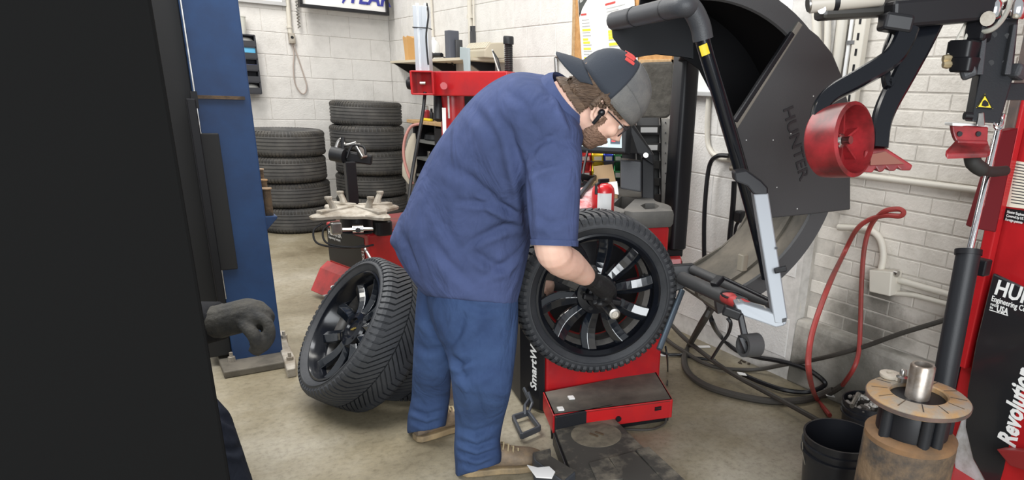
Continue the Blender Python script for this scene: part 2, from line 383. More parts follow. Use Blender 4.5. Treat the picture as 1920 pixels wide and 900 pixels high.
def orient(o, loc, axis, spin=0., up=(0, 0, 1)):
    R = frame(axis, up); c, s = math.cos(spin), math.sin(spin)
    Rz = np.array([[c, -s, 0], [s, c, 0], [0, 0, 1]]); Rm = R @ Rz
    o.location = [float(q) for q in loc]; o.rotation_euler = Matrix([list(map(float, r)) for r in Rm]).to_euler()
# balancer axis
BN = nrm(V(-.276, -.961, 0)); BU = V(.961, -.276, 0)
wheel_mounted = wheel('mounted_wheel', 'Wheel with glossy black turbine spokes clamped upright on the balancer shaft', spoke='turbine', chevron=False, R=.316, w=.19, rr=.230)
WC_ = at(1115, 546, 2.58)
WN = nrm(V(-.335, -.94, .0))
orient(wheel_mounted, WC_, WN, .2)
_ev = -nrm(ray(683, 626)); _er = nrm(np.cross(_u3, _ev)); _eu = np.cross(_ev, _er)
lean = nrm(_er * -.82 + _eu * .40 + _ev * .40)
wheel_floor = wheel('leaning_wheel', 'Black spoked wheel with chevron tread leaning in front, nearest the blue post', R=.335, w=.245, rr=.246)
orient(wheel_floor, at(683, 626, 2.93), lean, .5)
cap = G().lathe([(0, .052), (.032, .052), (.034, .046), (.034, .040), (0, .040)], seg=24).build('centre_cap', M_black, wheel_floor, local=True, smooth=True)
G().prism([(-.02, -.003, .0535), (-.006, -.003, .0535), (-.006, -.006, .0535), (.006, -.006, .0535), (.006, -.003, .0535), (.022, -.003, .0535), (.02, .004, .0535), (.006, .004, .0535), (.006, .006, .0535), (-.006, .006, .0535), (-.006, .004, .0535), (-.022, .004, .0535)], (0, 0, .002)).build('emblem', mat('gold_emblem', (.7, .5, .12), .3, .8), cap, local=True)
wheel_back = dup(wheel_floor); wheel_back.name = 'leaning_wheel'
tag(wheel_back, 'Wheel half hidden behind the worker, propping up the leaning wheel', 'wheel')
lean2 = lean
orient(wheel_back, at(683, 626, 2.93) - lean * .262 + V(.02, .10, .06), lean2, 1.1)
# ================================================================ blue lift post
M_blue = mat('blue_paint', (.017, .060, .17), .5, col2=(.014, .042, .12), nscale=4)
M_guard = mat('rubber_guard', (.018, .018, .018), .7)
PX0, PX1, PY0, PY1 = .285, .505, 3.53, 3.80
post = thing('lift_post', 'Tall blue steel lift post bolted to the floor at the left', 'lift post', (.395, 3.66, 0))
t = .012
g = G().prism([(PX0, PY0, .03), (PX1, PY0, .03), (PX1, PY1, .03), (PX1 - t, PY1, .03), (PX1 - t, PY0 + t, .03), (PX0 + t, PY0 + t, .03), (PX0 + t, PY1, .03), (PX0, PY1, .03)], (0, 0, 2.55))
g.build('column', M_blue, post, bevel=.006)
G().box((PX0 - .05, PY0 + .14, 1.3), (.10, .2, 2.5)).build('carriage_rail', M_guard, post, bevel=.005)
G().box((PX0 + .035, PY0 - .008, .80), (.075, .016, .62)).build('guard_strip', M_guard, post, bevel=.004)
G().box((PX0 - .015, PY0 - .02, .78), (.035, .03, .95)).build('cable_cover', M_black, post, bevel=.004)
G().box((PX0 + .10, PY0 - .006, 1.262), (.19, .012, .014)).build('latch_rod', M_rust, post)
G().box((PX0 - .0, PY0 - .012, 1.25), (.025, .024, .07)).build('latch_catch', M_black, post)
G().cyl((PX0 + .005, PY0 - .01, .35), (PX0 + .005, PY0 - .01, 2.5), .004, 6).build('release_cable', M_steel, post)
G().box((.375, 3.58, .0175), (.30, .38, .035)).build('base_plate', mat('grimy_steel', (.17, .15, .12), .7, .2, col2=(.09, .08, .065), nscale=8), post, bevel=.006)
g = G().prism([fl(517, 640), fl(531, 632), fl(556, 688), fl(556, 706), fl(540, 710)], (0, 0, .045)); g.build('floor_shim', M_dirtysteel, post, bevel=.005)
for x, y in ((437, 690), (535, 648), (546, 690), (433, 672)):
    p = fl(x, y); nut = G().cyl(p + V(0, 0, .0), p + V(0, 0, .06), .016, 6); nut.cyl(p + V(0, 0, .05), p + V(0, 0, .082), .008, 8); nut.build('anchor_bolt', M_dirtysteel, post)
# holder with lifting adapters on the post's side
q = wy(508, 402, 3.72)
g = G().prism([(PX1 - .005, 3.66, q[2]), (PX1 + .07, 3.66, q[2]), (PX1 + .07, 3.66, q[2] - .01), (PX1 - .005, 3.66, q[2] - .09)], (0, .17, 0)); g.build('adapter_bracket', M_blue, post, bevel=.003)
for i, (x, y0, y1, r, yy) in enumerate(((496, 316, 395, .017, 3.80), (499, 336, 395, .021, 3.755), (504, 352, 396, .026, 3.70))):
    a = wy(x, y0, yy); X = PX1 + .04; h = a[2] - q[2]
    ad = thing('lift_adapter', ('Tallest thin rusty cylinder standing in the blue post bracket, rearmost', 'Middle rusty cylinder standing in the blue post bracket', 'Shortest and thickest rusty cylinder in the blue post bracket, nearest')[i], 'lift adapter', (X, yy, q[2]), 'rusty adapters on the post bracket')
    G().cyl((X, yy, q[2]), (X, yy, q[2] + h - .006), r * .8, 14).build('stem', M_rust, ad, smooth=True)
    G().cyl((X, yy, q[2] + h - .006), (X, yy, q[2] + h), r, 14).build('pad', M_rustlight, ad)
# second worker, mostly behind the added dark wall: see the people section

# ================================================================ back wall: organiser, frames, lamp cord
Y = WA - .005
def quad_frame(name, label, cat, x0, x1, z0, z1, y, fw, fmat, pmat, tilt=0., dep=.03):
    r = thing(name, label, cat, ((x0 + x1) / 2, y, z0))
    g = G(); w = (x1 - x0); hgt = z1 - z0; zc = (z0 + z1) / 2; xc = (x0 + x1) / 2
    G().box((xc, y, zc), (w - fw, dep * .6, hgt - fw)).build('panel', pmat, r)
    for a, b, n in (((xc, y - dep * .2, z0 + fw / 2), (w, dep, fw), 0), ((xc, y - dep * .2, z1 - fw / 2), (w, dep, fw), 0), ((x0 + fw / 2, y - dep * .2, zc), (fw, dep, hgt - 2 * fw), 0), ((x1 - fw / 2, y - dep * .2, zc), (fw, dep, hgt - 2 * fw), 0)):
        G().box(a, b).build('frame_rail', fmat, r, bevel=.003)
    if tilt: r.rotation_euler = (tilt, 0, 0)
    return r
a = wy(560, 14, 7.72); bq = wy(727, 30, 7.72)
M_sign = mat('sign_face', (.86, .84, .82), .4, emit=.0)
sign = quad_frame('wall_sign', 'White framed tire sign with dark blue italic letters, high in the corner', 'sign', a[0], bq[0], bq[2] + .0, bq[2] + .62, 7.72, .03, M_black, M_sign, 0, .09)
M_navy = mat('navy_ink', (.03, .035, .30), .5)
e0 = wy(654, -2, 7.68); x1 = wy(714, 8, 7.68)
text('YEAR', 'lettering', M_navy, sign, (e0[0] - .02, 7.686, e0[2] - .03), (1, 0, 0), (0, 0, 1), .13, squeeze=1.0, shear=.25, bold=.03)
w0 = wy(641, 5, 7.69)
G().prism([w0, w0 + V(.012, 0, -.008), w0 + V(.09, 0, .10), w0 + V(.16, 0, .12), w0 + V(.14, 0, .17), w0 + V(.05, 0, .13)], (0, -.003, 0)).build('winged_mark', M_navy, sign)
a = wy(430, 0, WA - .02); bq = wy(536, 12, WA - .02)
frame_l = quad_frame('notice_board', 'White board with grey frame, left of the cord on the far wall', 'board', a[0], bq[0], bq[2], bq[2] + .6, WA - .03, .035, mat('grey_frame', (.5, .5, .5), .4), M_white, 0, .03)
# organiser rack
a = wy(447, 62, WA - .14); bq = wy(497, 180, WA - .14)
ox0, ox1, oz0, oz1 = a[0] - .07, bq[0] - .03, bq[2] + .02, a[2] - .01
org = thing('wall_organizer', 'Narrow dark organizer rack of open cubbies high beside the blue post', 'organizer', ((ox0 + ox1) / 2, WA - .08, oz0))
M_org = mat('dark_grey_plastic', (.035, .037, .045), .5)
yc = WA - .08; dpt = .13
G().box(((ox0 + ox1) / 2, WA - .012, (oz0 + oz1) / 2), (ox1 - ox0, .012, oz1 - oz0)).build('back_panel', M_org, org)
for x in (ox0, ox1): G().box((x, yc, (oz0 + oz1) / 2), (.014, dpt, oz1 - oz0)).build('side_panel', M_org, org)
nz = 5
for k in range(nz + 1):
    z = oz0 + (oz1 - oz0) * k / nz; G().box(((ox0 + ox1) / 2, yc, z), (ox1 - ox0, dpt, .012)).build('shelf', M_org, org)
    if k < nz: G().box(((ox0 + ox1) / 2, yc - dpt / 2, z + .03), (ox1 - ox0, .006, .05)).build('lip', M_org, org)
M_cyan = mat('light_blue_card', (.10, .42, .68), .5); M_viol = mat('blue_card', (.12, .16, .5), .5); M_greyitem = mat('grey_item', (.25, .25, .24), .6)
items = [('parts_carton', 'Light blue carton in the second cubby of the dark organizer', 'carton', 3, .10, .10, M_cyan), ('parts_carton', 'Flat violet blue carton in the middle cubby of the organizer', 'carton', 2, .10, .05, M_viol), ('parts_bag', 'Crumpled grey bag in the lowest cubby of the organizer', 'bag', 0, .09, .085, M_greyitem), ('parts_bag', 'Grey bag lying in the top cubby of the organizer', 'bag', 4, .09, .085, M_greyitem)]
for n, l, c, k, w, hh, m in items:
    z = oz0 + (oz1 - oz0) * k / nz + .006
    if c == 'carton': o = G().rbox(((ox0 + ox1) / 2 + .03, yc - .01, z + hh / 2), (w + .04, .09, hh), r=.008).build(n, m, smooth=True)
    else:
        o = G().ball(((ox0 + ox1) / 2 + .02, yc - .01, z + hh / 2), (.08, .045, hh / 2), seg=12, rings=8).build(n, m, smooth=True)
    tag(o, l, c)
c = wy(465, 48, WA - .08)
cup = thing('plastic_tub', 'Translucent white tub standing on top of the wall organizer', 'tub', (ox0 + .09, WA - .085, oz1 + .006))
G().lathe([(.052, 0), (.066, .15), (.069, .152), (.069, .16), (.062, .16), (.05, .006), (0, .006)], (ox0 + .09, WA - .085, oz1 + .007), seg=24).build('tub_wall', mat('milky_plastic', (.68, .68, .62), .4), cup, smooth=True)
# pendant cord with loop
c0 = wy(545, 0, WA - .03); c1 = wy(546, 62, WA - .03); c2 = wy(546, 82, WA - .03)
cord = thing('outlet_cord', 'Pale conduit with a dangling cord loop on the far wall', 'outlet', (c1[0], WA - .03, c2[2]))
G().cyl((c0[0] - .02, WA - .03, c0[2] + .4), (c1[0] - .01, WA - .03, c1[2]), .022, 12).build('conduit', M_conduit, cord, smooth=True)
G().cyl((c1[0] - .012, WA - .03, c1[2] + .06), (c1[0] - .012, WA - .03, c1[2] + .045), .028, 12).build('coupling', M_conduit, cord)
G().rbox((c1[0], WA - .03, (c1[2] + c2[2]) / 2), (.06, .05, c1[2] - c2[2]), r=.012).build('outlet_box', M_dirtysteel, cord)
G().cyl((c1[0], WA - .052, c1[2] - .04), (c1[0], WA - .06, c1[2] - .04), .014, 10).build('socket', M_black, cord)
lp = [wy(x, y, WA - .02 - .006 * (i % 2)) for i, (x, y) in enumerate(((549, 80), (556, 100), (566, 130), (575, 160), (572, 174), (564, 174), (553, 155), (550, 125), (551, 100), (546, 78)))]
G().tube(spl(lp, 6), .0065, 8).build('cord_loop', mat('old_cord', (.45, .38, .34), .6), cord, smooth=True)
ch = [c0 + V(.05 + .012 * math.sin(k * 1.6), -.02 + .012 * math.cos(k * 1.6), .3 - k * .0075) for k in range(75)]
G().tube(ch, .006, 6).build('coiled_cord', M_steel, cord, smooth=True)

# ================================================================ long shelf on the right wall and what stands on it
SZ = 1.565
shelf = thing('wall_shelf', 'Long pale shelf board running along the right wall to the corner', 'shelf', (2.42, 6.3, SZ))
G().prism([(WB - .005, 7.7, SZ - .02), (2.30, 7.1, SZ - .02), (2.22, 5.05, SZ - .02), (WB - .005, 5.05, SZ - .02)], (0, 0, .02)).build('board', mat('pale_board', (.62, .55, .42), .6), shelf)
for y in (7.05, 6.1, 5.3): G().prism([(WB - .006, y, SZ - .021), (2.32, y, SZ - .021), (WB - .006, y, SZ - .16)], (0, .025, 0)).build('bracket', M_black, shelf)
def on_shelf(x, X=None, Yy=None): return None
bag = thing('paper_bag', 'Open brown paper bag on the shelf by the corner', 'bag', (2.42, 6.85, SZ))
p = wx(772, 100, 2.42); g = G(); rg = []
for k in range(7):
    z = SZ + .002 + .215 * k / 6; w = .062 + .012 * (k / 6) ** 2; ring = []
    for i in range(16):
        a = 2 * PI * i / 16; ring.append(V(2.42 + w * 1.0 * max(-.82, min(.82, 1.3 * math.cos(a))), p[1] + w * max(-.82, min(.82, 1.3 * math.sin(a))), z + (.012 * math.sin(5 * a) if k == 6 else 0)))
    rg.append(ring)
g.loft(rg); g.build('bag_wall', mat('kraft_paper', (.58, .33, .12), .75, bump=.2, bscale=30), bag)
p = wx(848, 95, 2.40)
gb = thing('speaker_box', 'Upright dark grey box on the shelf', 'box', (2.40, p[1], SZ))
G().rbox((2.40, p[1], SZ + .115), (.09, .10, .225), r=.008).build('case', mat('slate_grey', (.075, .082, .105), .5), gb, smooth=True)
G().rbox((2.43, p[1] - .07, SZ + .08), (.06, .03, .155), r=.006).build('side_box', M_plastic, gb, smooth=True)
p = wx(871, 110, 2.27)
pl = thing('grey_folder', 'Flat pale blue grey panel leaning on the shelf edge', 'panel', (2.21, p[1], SZ))
G().prism([wx(862, 88, 2.20), wx(878, 90, 2.20), wx(879, 140, 2.20), wx(870, 140, 2.20), wx(868, 112, 2.20), wx(862, 111, 2.20)], (.016, 0, 0)).build('panel', mat('pale_blue_grey', (.42, .50, .52), .5), pl, bevel=.002)
p = wx(815, 100, 2.45)
wb = thing('white_bottle', 'White jug with orange mark behind the silver tower on the shelf', 'jug', (2.45, p[1], SZ))
G().lathe([(.045, 0), (.05, .01), (.05, .13), (.035, .16), (.018, .175), (.018, .2), (0, .2)], (2.45, p[1], SZ + .001), seg=20).build('jug_body', M_white, wb, smooth=True)
G().box((2.45 - .049, p[1] - .015, SZ + .07), (.004, .03, .03)).build('mark', mat('orange_ink', (.8, .2, .03), .5), wb)
# flashlight
a = wx(806, 139, 2.33); bq = wx(845, 137, 2.33); zf = SZ + .036
fl_ = thing('flashlight', 'Black flashlight lying on the shelf with its round head left', 'flashlight', (2.33, a[1], SZ))
G().lathe([(0, 0), (.034, 0), (.035, .045), (.022, .07), (.019, .075), (.019, .27), (.016, .28), (0, .28)], (2.33, a[1] + .02, zf), (.05, -1, 0), seg=20).build('barrel', M_black, fl_, smooth=True)
# black pipe-like rod with a cap
p0 = wx(954, 137, 2.27); z0 = 0.
rod = thing('plunger_tube', 'Tall black ribbed tube with a wider cap rising behind the worker\'s back', 'tube', (2.27, p0[1], z0))
pr = [(.030, 0)]
for k in range(24): pr += [(.030, .006 + k * .0085), (.0265, .0095 + k * .0085)]
p1 = wx(955, 68, 2.27); hh = p1[2] - z0
pr = [(.030, 0)] + [(r, hh - .05 - .30 + z / .21 * .30) for r, z in pr] + [(.030, hh - .05)]
G().lathe(pr + [(0, hh - .05)], (2.27, p0[1], z0 + .001), seg=24).build('ribbed_tube', M_black, rod, smooth=True)
G().lathe([(.034, hh - .052), (.036, hh - .05), (.036, hh - .008), (.032, hh), (0, hh)], (2.27, p0[1], z0 + .001), seg=24).build('cap', M_satin, rod, smooth=True)
# beige printer / keyboard box
a = wx(882, 120, 2.35); bq = wx(940, 120, 2.35)
kb = thing('label_printer', 'Beige office machine with ribbed keys on the shelf behind the red arm', 'printer', (2.35, (a[1] + bq[1]) / 2, SZ))
bq[1] += .17; G().prism([(2.30, a[1], SZ), (2.30, a[1], SZ + .05), (2.35, a[1], SZ + .105), (2.46, a[1], SZ + .115), (2.46, a[1], SZ)], (0, bq[1] - a[1], 0)).build('case', mat('beige_plastic', (.48, .43, .33), .5), kb, bevel=.006)
n = 12
for k in range(n):
    y = a[1] + (bq[1] - a[1]) * (k + .5) / n; G().bar((2.308, y, SZ + .063), (2.350, y, SZ + .109), .02, .012).build('key', mat('beige_keys', (.56, .51, .40), .5) if k == 0 else bpy.data.materials['beige_keys'], kb)
p = wx(885, 85, 2.45)
hd = thing('barcode_cradle', 'Black forked holder with a white lead behind the beige machine', 'holder', (2.46, p[1], SZ))
G().box((2.46, p[1], SZ + .11), (.03, .05, .21)).build('stand', M_plastic, hd)
for s in (-1, 1): G().box((2.46, p[1] + s * .018, SZ + .235), (.025, .014, .04)).build('prong', M_plastic, hd)
# metal arms leaning beside it
a = wx(923, 93, 2.26); bq = wx(936, 160, 2.26)
wp = thing('wiper_arm', 'Slim grey metal arm leaning on the shelf beside the beige machine', 'metal arm', (2.26, a[1], SZ))
G().tube([wx(938, 138, 2.205), wx(931, 118, 2.205), wx(923, 93, 2.205)], [.012, .011, .006], 6).build('arm', M_steel, wp, smooth=True)
G().tube([wx(924, 96, 2.2), wx(934, 112, 2.21), wx(942, 150, 2.2)], .006, 6).build('blade', M_black, wp, smooth=True)
g = None
for i, (pts, lab) in enumerate((([(792, 95), (805, 108), (822, 112), (838, 118)], 'Dark tangled cable lying over the shelf behind the silver tower'), ([(808, 96), (826, 104), (840, 112), (852, 122)], 'Upper dark cable draped between the white jug and grey box'))):
    tag(G().tube(spl([wx(x, y, 2.44) for x, y in pts], 6), .006, 6).build('cable', M_black, smooth=True), lab, 'cable')
# surface conduits on the right wall
for i, (x0, y0, x1, y1, r, lab) in enumerate(((807, -30, 813, 85, .010, 'Thin pale conduit on the right wall ending in an orange box'), (879, -30, 884, 112, .020, 'Thicker white conduit running down the right wall behind the shelf'), (887, -30, 889, 75, .008, 'Thin white conduit close beside the thicker one on the right wall'))):
    a = wx(x0, y0, WB - .02); bq = wx(x1, y1, WB - .02)
    c = thing('conduit', lab, 'conduit', bq); G().cyl(a, bq, r, 10).build('pipe', M_conduit, c, smooth=True)
    if i == 0: G().box(bq, (.04, .05, .06)).build('junction', mat('orange_tag', (.55, .25, .12), .6), c)
    if i == 1:
        q = a + (bq - a) * .42; G().box(q + V(.005, 0, 0), (.03, .09, .03)).build('clamp', M_conduit, c)
# ================================================================ red tyre changer in the back
tc_ = thing('tire_changer', 'Red tire changer with dusty clamping turntable, standing behind the leaning wheel', 'tire changer', (1.25, 4.4, 0))
TC = at(668, 392, 4.08)                                  # turntable centre
tz = TC[2]
# cabinet: panel faces the camera's left, red side faces the camera's right
e_x = nrm(V(.86, -.5, 0)); e_y = V(.5, .86, 0)
A = at(690, 440, 4.03)[:2]                               # near vertical edge
zb, zt = .20, at(692, 440, 4.03)[2]
def W(u, v, z): return V(A[0] + e_l[0] * u + e_m[0] * v, A[1] + e_l[1] * u + e_m[1] * v, z)
pl = at(612, 431, 4.36); pr_ = at(752, 449, 4.22)
e_l = nrm(V(pl[0] - A[0], pl[1] - A[1], 0)); e_m = nrm(V(pr_[0] - A[0], pr_[1] - A[1], 0))
LL = math.hypot(*(pl[:2] - A)); LM = 1.0
body = G().prism([W(0, 0, zb), W(LL, 0, zb), W(LL, LM, zb), W(0, LM, zb)], (0, 0, zt - zb)); body.build('cabinet', M_red, tc_, bevel=.01); G().prism([W(.02, .02, zt), W(LL - .02, .02, zt), W(LL - .02, LM - .02, zt), W(.02, LM - .02, zt)], (0, 0, .004)).build('grimy_top_sheet', mat('grimy_red', (.20, .02, .022), .6, col2=(.09, .035, .03), nscale=6), tc_)
G().prism([W(.05, .06, 0), W(LL - .03, .06, 0), W(LL - .03, LM, 0), W(.05, LM, 0)], (0, 0, zb)).build('plinth', M_reddirty, tc_, bevel=.008)
G().prism([W(.0, -.002, zb + .02), W(0, -.06, zb - .02), W(0, -.14, zb - .16), W(0, -.13, zb - .165), W(0, -.05, zb - .03), W(0, 0, zb + .0)], e_l * (LL + .02)).build('pedal_guard', M_reddirty, tc_, bevel=.004)
cr = np.cross(e_l, V(0, 0, 1)); out = -np.array([e_m[0], e_m[1], 0])
outl = nrm(np.cross(e_l, V(0, 0, 1))); outl = outl if np.dot(outl, CAMP - TC) > 0 else -outl
dec = G().prism([W(LL - .01, 0, zb + .03) + outl * .001, W(.05, 0, zb + .03) + outl * .001, W(.05, 0, zt - .03) + outl * .001, W(LL - .01, 0, zt - .03) + outl * .001], outl * .002); dpan = dec.build('decal', M_black, tc_)
text('HUNTER', 'lettering', M_white, dpan, W(LL - .03, 0, zt - .075) + outl * .0035, -e_l, (0, 0, 1), .035, squeeze=.85, bold=.02)
text('Engineering Company', 'lettering', M_white, dpan, W(LL - .03, 0, zt - .10) + outl * .0035, -e_l, (0, 0, 1), .016, squeeze=.75)
G().prism([W(.085, 0, zb + .035) + outl * .0032, W(.052, 0, zb + .035) + outl * .0032, W(.052, 0, zt - .08) + outl * .0032, W(.085, 0, zt - .08) + outl * .0032], outl * .001).build('red_stripe', M_redplas, dpan)
text('TCX51', 'lettering', M_white, dpan, W(.056, 0, zb + .05) + outl * .0046, (0, 0, 1), e_l, .026, squeeze=1.1, bold=.02)
for k, s in enumerate((.26, .1)):
    p = W(LL * s * 2.1, 0, zb - .09) + outl * .105
    G().ball(p, (.02, .012, .012), seg=10, rings=6).build('pedal_pin', M_white, tc_)
ped = fl(610, 556, .05); G().bar(ped, ped + V(.16, .12, .01), .045, .012).build('pedal', M_steel, tc_, bevel=.003)
p0 = at(684, 466, 4.0); p1 = at(708, 508, 3.98); G().tube([p0, (p0 + p1) / 2, p1 + V(0, .0, 0)], .008, 8).build('lever', M_steel, tc_, smooth=True)
# turntable
tt = G(); n = 48; ring = []
for k in range(n):
    a = 2 * PI * k / n; r = .18 + .13 * max(0, math.cos(4 * (a - .35))) ** 1.6
    ring.append((r * math.cos(a), r * math.sin(a)))
rg = [[V(TC[0] + x * s, TC[1] + y * s, tz + z) for x, y in ring] for s, z in ((.8, -.034), (.98, -.030), (1.0, -.014), (.96, -.006), (.6, .012), (.3, .02))]
tt.loft(rg); turn = tt.build('turntable', M_dirtysteel, tc_, smooth=True, angle=.5)
for k in range(4):
    a = PI / 2 * k + .35; d = V(math.cos(a), math.sin(a), 0)
    G().bar(TC + d * .03 + V(0, 0, .015), TC + d * .25 + V(0, 0, .003), .055, .03).build('slide', M_dirtysteel, turn, bevel=.006)
    c = TC + d * (.12 if k % 2 else .15); j = G().tube([c + V(0, 0, .01), c + d * .012 + V(0, 0, .05), c + d * .035 + V(0, 0, .085)], [.026, .018, .017], 8); j.lathe([(.022, 0), (.022, .012), (0, .012)], c + d * .03 + V(0, 0, .08), seg=10); j.build('jaw', M_dirtysteel, turn, smooth=True)
G().cyl(TC + V(0, 0, zt - tz), TC + V(0, 0, -.03), .10, 24).build('drive_hub', M_black, tc_, smooth=True)
G().cyl(TC + V(0, 0, zt - tz), TC + V(0, 0, -.13), .12, 24).build('gear_housing', M_plastic, tc_, smooth=True)
vd = nrm(V(CAMP[0] - TC[0], CAMP[1] - TC[1], 0)); sd = np.cross(V(0, 0, 1), vd)
vb = TC + vd * .17 + V(0, 0, -.09)
g = G().cyl(vb - sd * .085, vb + sd * .085, .012, 10); g.cyl(vb - sd * .03, vb + sd * .03, .026, 12); g.cyl(vb + vd * .0, vb + vd * .035, .016, 8); g.build('air_valve', M_chrome, tc_, smooth=True)
G().box(vb - sd * .12 + V(0, 0, .01), (.06, .05, .07)).build('valve_block', M_steel, tc_, bevel=.008)
G().rbox(vb + sd * .14 - vd * .03, (.10, .09, .09), r=.02).build('motor_cap', M_black, tc_, smooth=True)
for k in range(2):
    c = vb - sd * (.19 - .05 * k); G().tube(spl([c + V(0, 0, .04), c - sd * .05 + vd * .02 + V(0, 0, .0), c - sd * .03 + vd * .05 + V(0, 0, -.07), c + sd * .12 + vd * .05 + V(0, 0, -.10), c + sd * .22 + vd * .02 + V(0, 0, -.095)], 6), .006, 8).build('air_hose', M_black, tc_, smooth=True)
# black helper post with a bead tool head, behind the turntable
HP = at(661, 372, 4.75)
ht = at(659, 300, 4.75)
G().bar((HP[0], HP[1], .0), (HP[0], HP[1], ht[2]), .07, .07).build('helper_post', M_black, tc_, bevel=.006)
hd = G().bar(at(622, 288, 4.7), at(698, 300, 4.78), .075, .07).build('helper_head', M_black, tc_, bevel=.01)
G().cyl(at(622, 288, 4.66), at(646, 293, 4.66), .05, 16).build('roller', M_satin, hd, smooth=True)
G().bar(at(668, 270, 4.7), at(683, 296, 4.7), .05, .03).build('bracket', M_steel, hd, bevel=.006)
G().tube(spl([at(628, 284, 4.7), at(634, 266, 4.7), at(642, 261, 4.7), at(648, 272, 4.7), at(668, 268, 4.7)], 6), .011, 8).build('tool_hook', M_steel, hd, smooth=True)
G().tube(spl([at(650, 296, 4.68), at(656, 280, 4.68), at(664, 272, 4.68), at(682, 276, 4.68), at(686, 290, 4.68)], 6), .009, 8).build('air_hose', M_black, hd, smooth=True)
G().cyl(at(643, 290, 4.7), at(643, 258, 4.7), .016, 8).build('pin', M_black, hd, smooth=True)
# tilting tower: round red column, swing arm, silver lift cylinder
CT = at(849, 200, 4.9); ctop = at(850, 138, 4.9)[2]
G().cyl((CT[0], CT[1], .02), (CT[0], CT[1], ctop), .088, 28).build('tower', M_red, tc_, smooth=True)
G().box((CT[0] - .06, CT[1] - .068, ctop - .19), (.012, .008, .24)).build('white_stripe', M_white, tc_)
G().box((CT[0], CT[1], .06), (.4, .4, .12)).build('tower_foot', M_red, tc_, bevel=.01)
sgn = at(838, 225, 4.75); G().prism([at(829, 202, 4.78), at(836, 202, 4.78), at(837, 262, 4.78), at(831, 262, 4.78)], (0, .004, 0)).build('caution_label', M_paper, tc_)
a0 = at(818, 157, 4.78); a1 = at(960, 158, 4.6)
arm = G().bar(a0, a1, .13, .165).build('swing_arm', M_red, tc_, bevel=.008)
p = at(832, 161, 4.66); vdd = nrm(CAMP - p); G().cyl(p + vdd * .0, p + vdd * .025, .024, 18).build('pivot_bolt', M_red, arm, smooth=True)
b0 = at(776, 155, 4.72); b1 = at(816, 156, 4.72)
R = frame(b1 - b0)
br = G(); cc = (b0 + b1) / 2; L = np.linalg.norm(b1 - b0)
br.box(cc + R @ V(.0, -.0, 0) + V(0, 0, .075), (.13, .012, L), R); br.box(cc - V(0, 0, .075), (.13, .012, L), R)
for q in (-.065,): br.box(cc + nrm(V(-cc[0], -cc[1], 0)) * -.06, (.012, .155, L), R)
br.box(b1, (.13, .155, .014), R); br.box(b0, (.13, .155, .014), R)
brk = br.build('end_bracket', M_red, tc_, bevel=.003)
G().cyl(at(788, 156, 4.66), at(798, 156, 4.66), .012, 8).build('screw', M_steel, brk)
kn = at(769, 156, 4.72); G().lathe([(0, -.02), (.04, -.018), (.045, 0), (.04, .018), (0, .02)], kn, b0 - b1, seg=16).build('knob', M_black, tc_, smooth=True)
s0 = at(796, 137, 4.75); s1 = at(789, 16, 4.75); sx = V(_c, -_s, 0) * .048; sy = V(_s, _c, 0) * .048
g = G(); P8 = [(-1, -1), (-.35, -1), (-.3, -.8), (.2, -.8), (.25, -1), (1, -1), (1, 1), (-1, 1)]
zt_, zb_ = s1[2], s0[2] + .005
g.prism([V(s0[0], s0[1], zb_) + sx * x + sy * y for x, y in P8], (0, 0, zt_ - zb_)); g.build('lift_cylinder', mat('silver_extrusion', (.70, .74, .79), .35, .6), tc_, bevel=.002)
for s in (-.6, .6): G().cyl(V(s0[0], s0[1], zt_) + sx * s, V(s0[0], s0[1], zt_ + .02) + sx * s, .012, 8).build('end_cap', M_white, tc_)
G().tube(spl([V(s0[0], s0[1], zt_ + .02) + sx * .8, V(s0[0], s0[1], zt_ - .06) + sx * 1.25 - sy, V(s0[0], s0[1], zt_ - .2) + sx * .8 - sy * 1.1, V(s0[0], s0[1], zb_ + .05) + sx * .9 - sy], 6), .006, 6).build('air_line', M_black, tc_, smooth=True)
tie = V(s0[0], s0[1], zt_ - .14); G().tube([tie + sx * x * 1.08 + sy * y * 1.08 for x, y in ((-1, -1), (1, -1), (1, 1), (-1, 1))], .004, 6, closed=True).build('cable_tie', M_black, tc_)
G().tube(spl([at(797, 173, 4.74), at(793, 210, 4.74), at(784, 262, 4.72), at(772, 330, 4.7), at(765, 390, 4.6)], 6), .012, 8).build('feed_hose', M_black, tc_, smooth=True)
G().cyl(at(822, 176, 4.85), at(822, 225, 4.85), .035, 14).build('mount_tool_shaft', M_satin, tc_, smooth=True)
G().box(at(875, 195, 4.95), (.10, .10, .30)).build('control_box', M_black, tc_, bevel=.01)

# ================================================================ workbench with drawers beside the changer
wbk = thing('workbench', 'Black open shelf cabinet with wooden top against the right wall', 'cabinet', (2.3, 6.0, 0))
c0 = at(771, 222, 6.3); c1 = at(828, 228, 5.9)
bz = c0[2] - .01
ex = nrm(V(c1[0] - c0[0], c1[1] - c0[1], 0)); ey = V(-ex[1], ex[0], 0); LW = math.hypot(*(c1 - c0)[:2])
B0 = V(c0[0], c0[1], 0)
def Q(u, v, z): return B0 + ex * u + ey * v + V(0, 0, z)
G().prism([Q(-.06, -.02, bz - .03), Q(LW + .3, -.02, bz - .03), Q(LW + .3, .32, bz - .03), Q(-.06, .32, bz - .03)], (0, 0, .03)).build('wooden_top', M_wood, wbk, bevel=.004)
for u in (0, LW * .72, LW + .2): G().prism([Q(u + .02, 0, 0), Q(u + .05, 0, 0), Q(u + .05, .3, 0), Q(u + .02, .3, 0)], (0, 0, bz - .031)).build('side_panel', M_black, wbk)
G().prism([Q(LW * .72 + .05, .0, .1), Q(LW + .2, .0, .1), Q(LW + .2, .02, .1), Q(LW * .72 + .05, .02, .1)], (0, 0, bz - .15)).build('door', M_black, wbk)
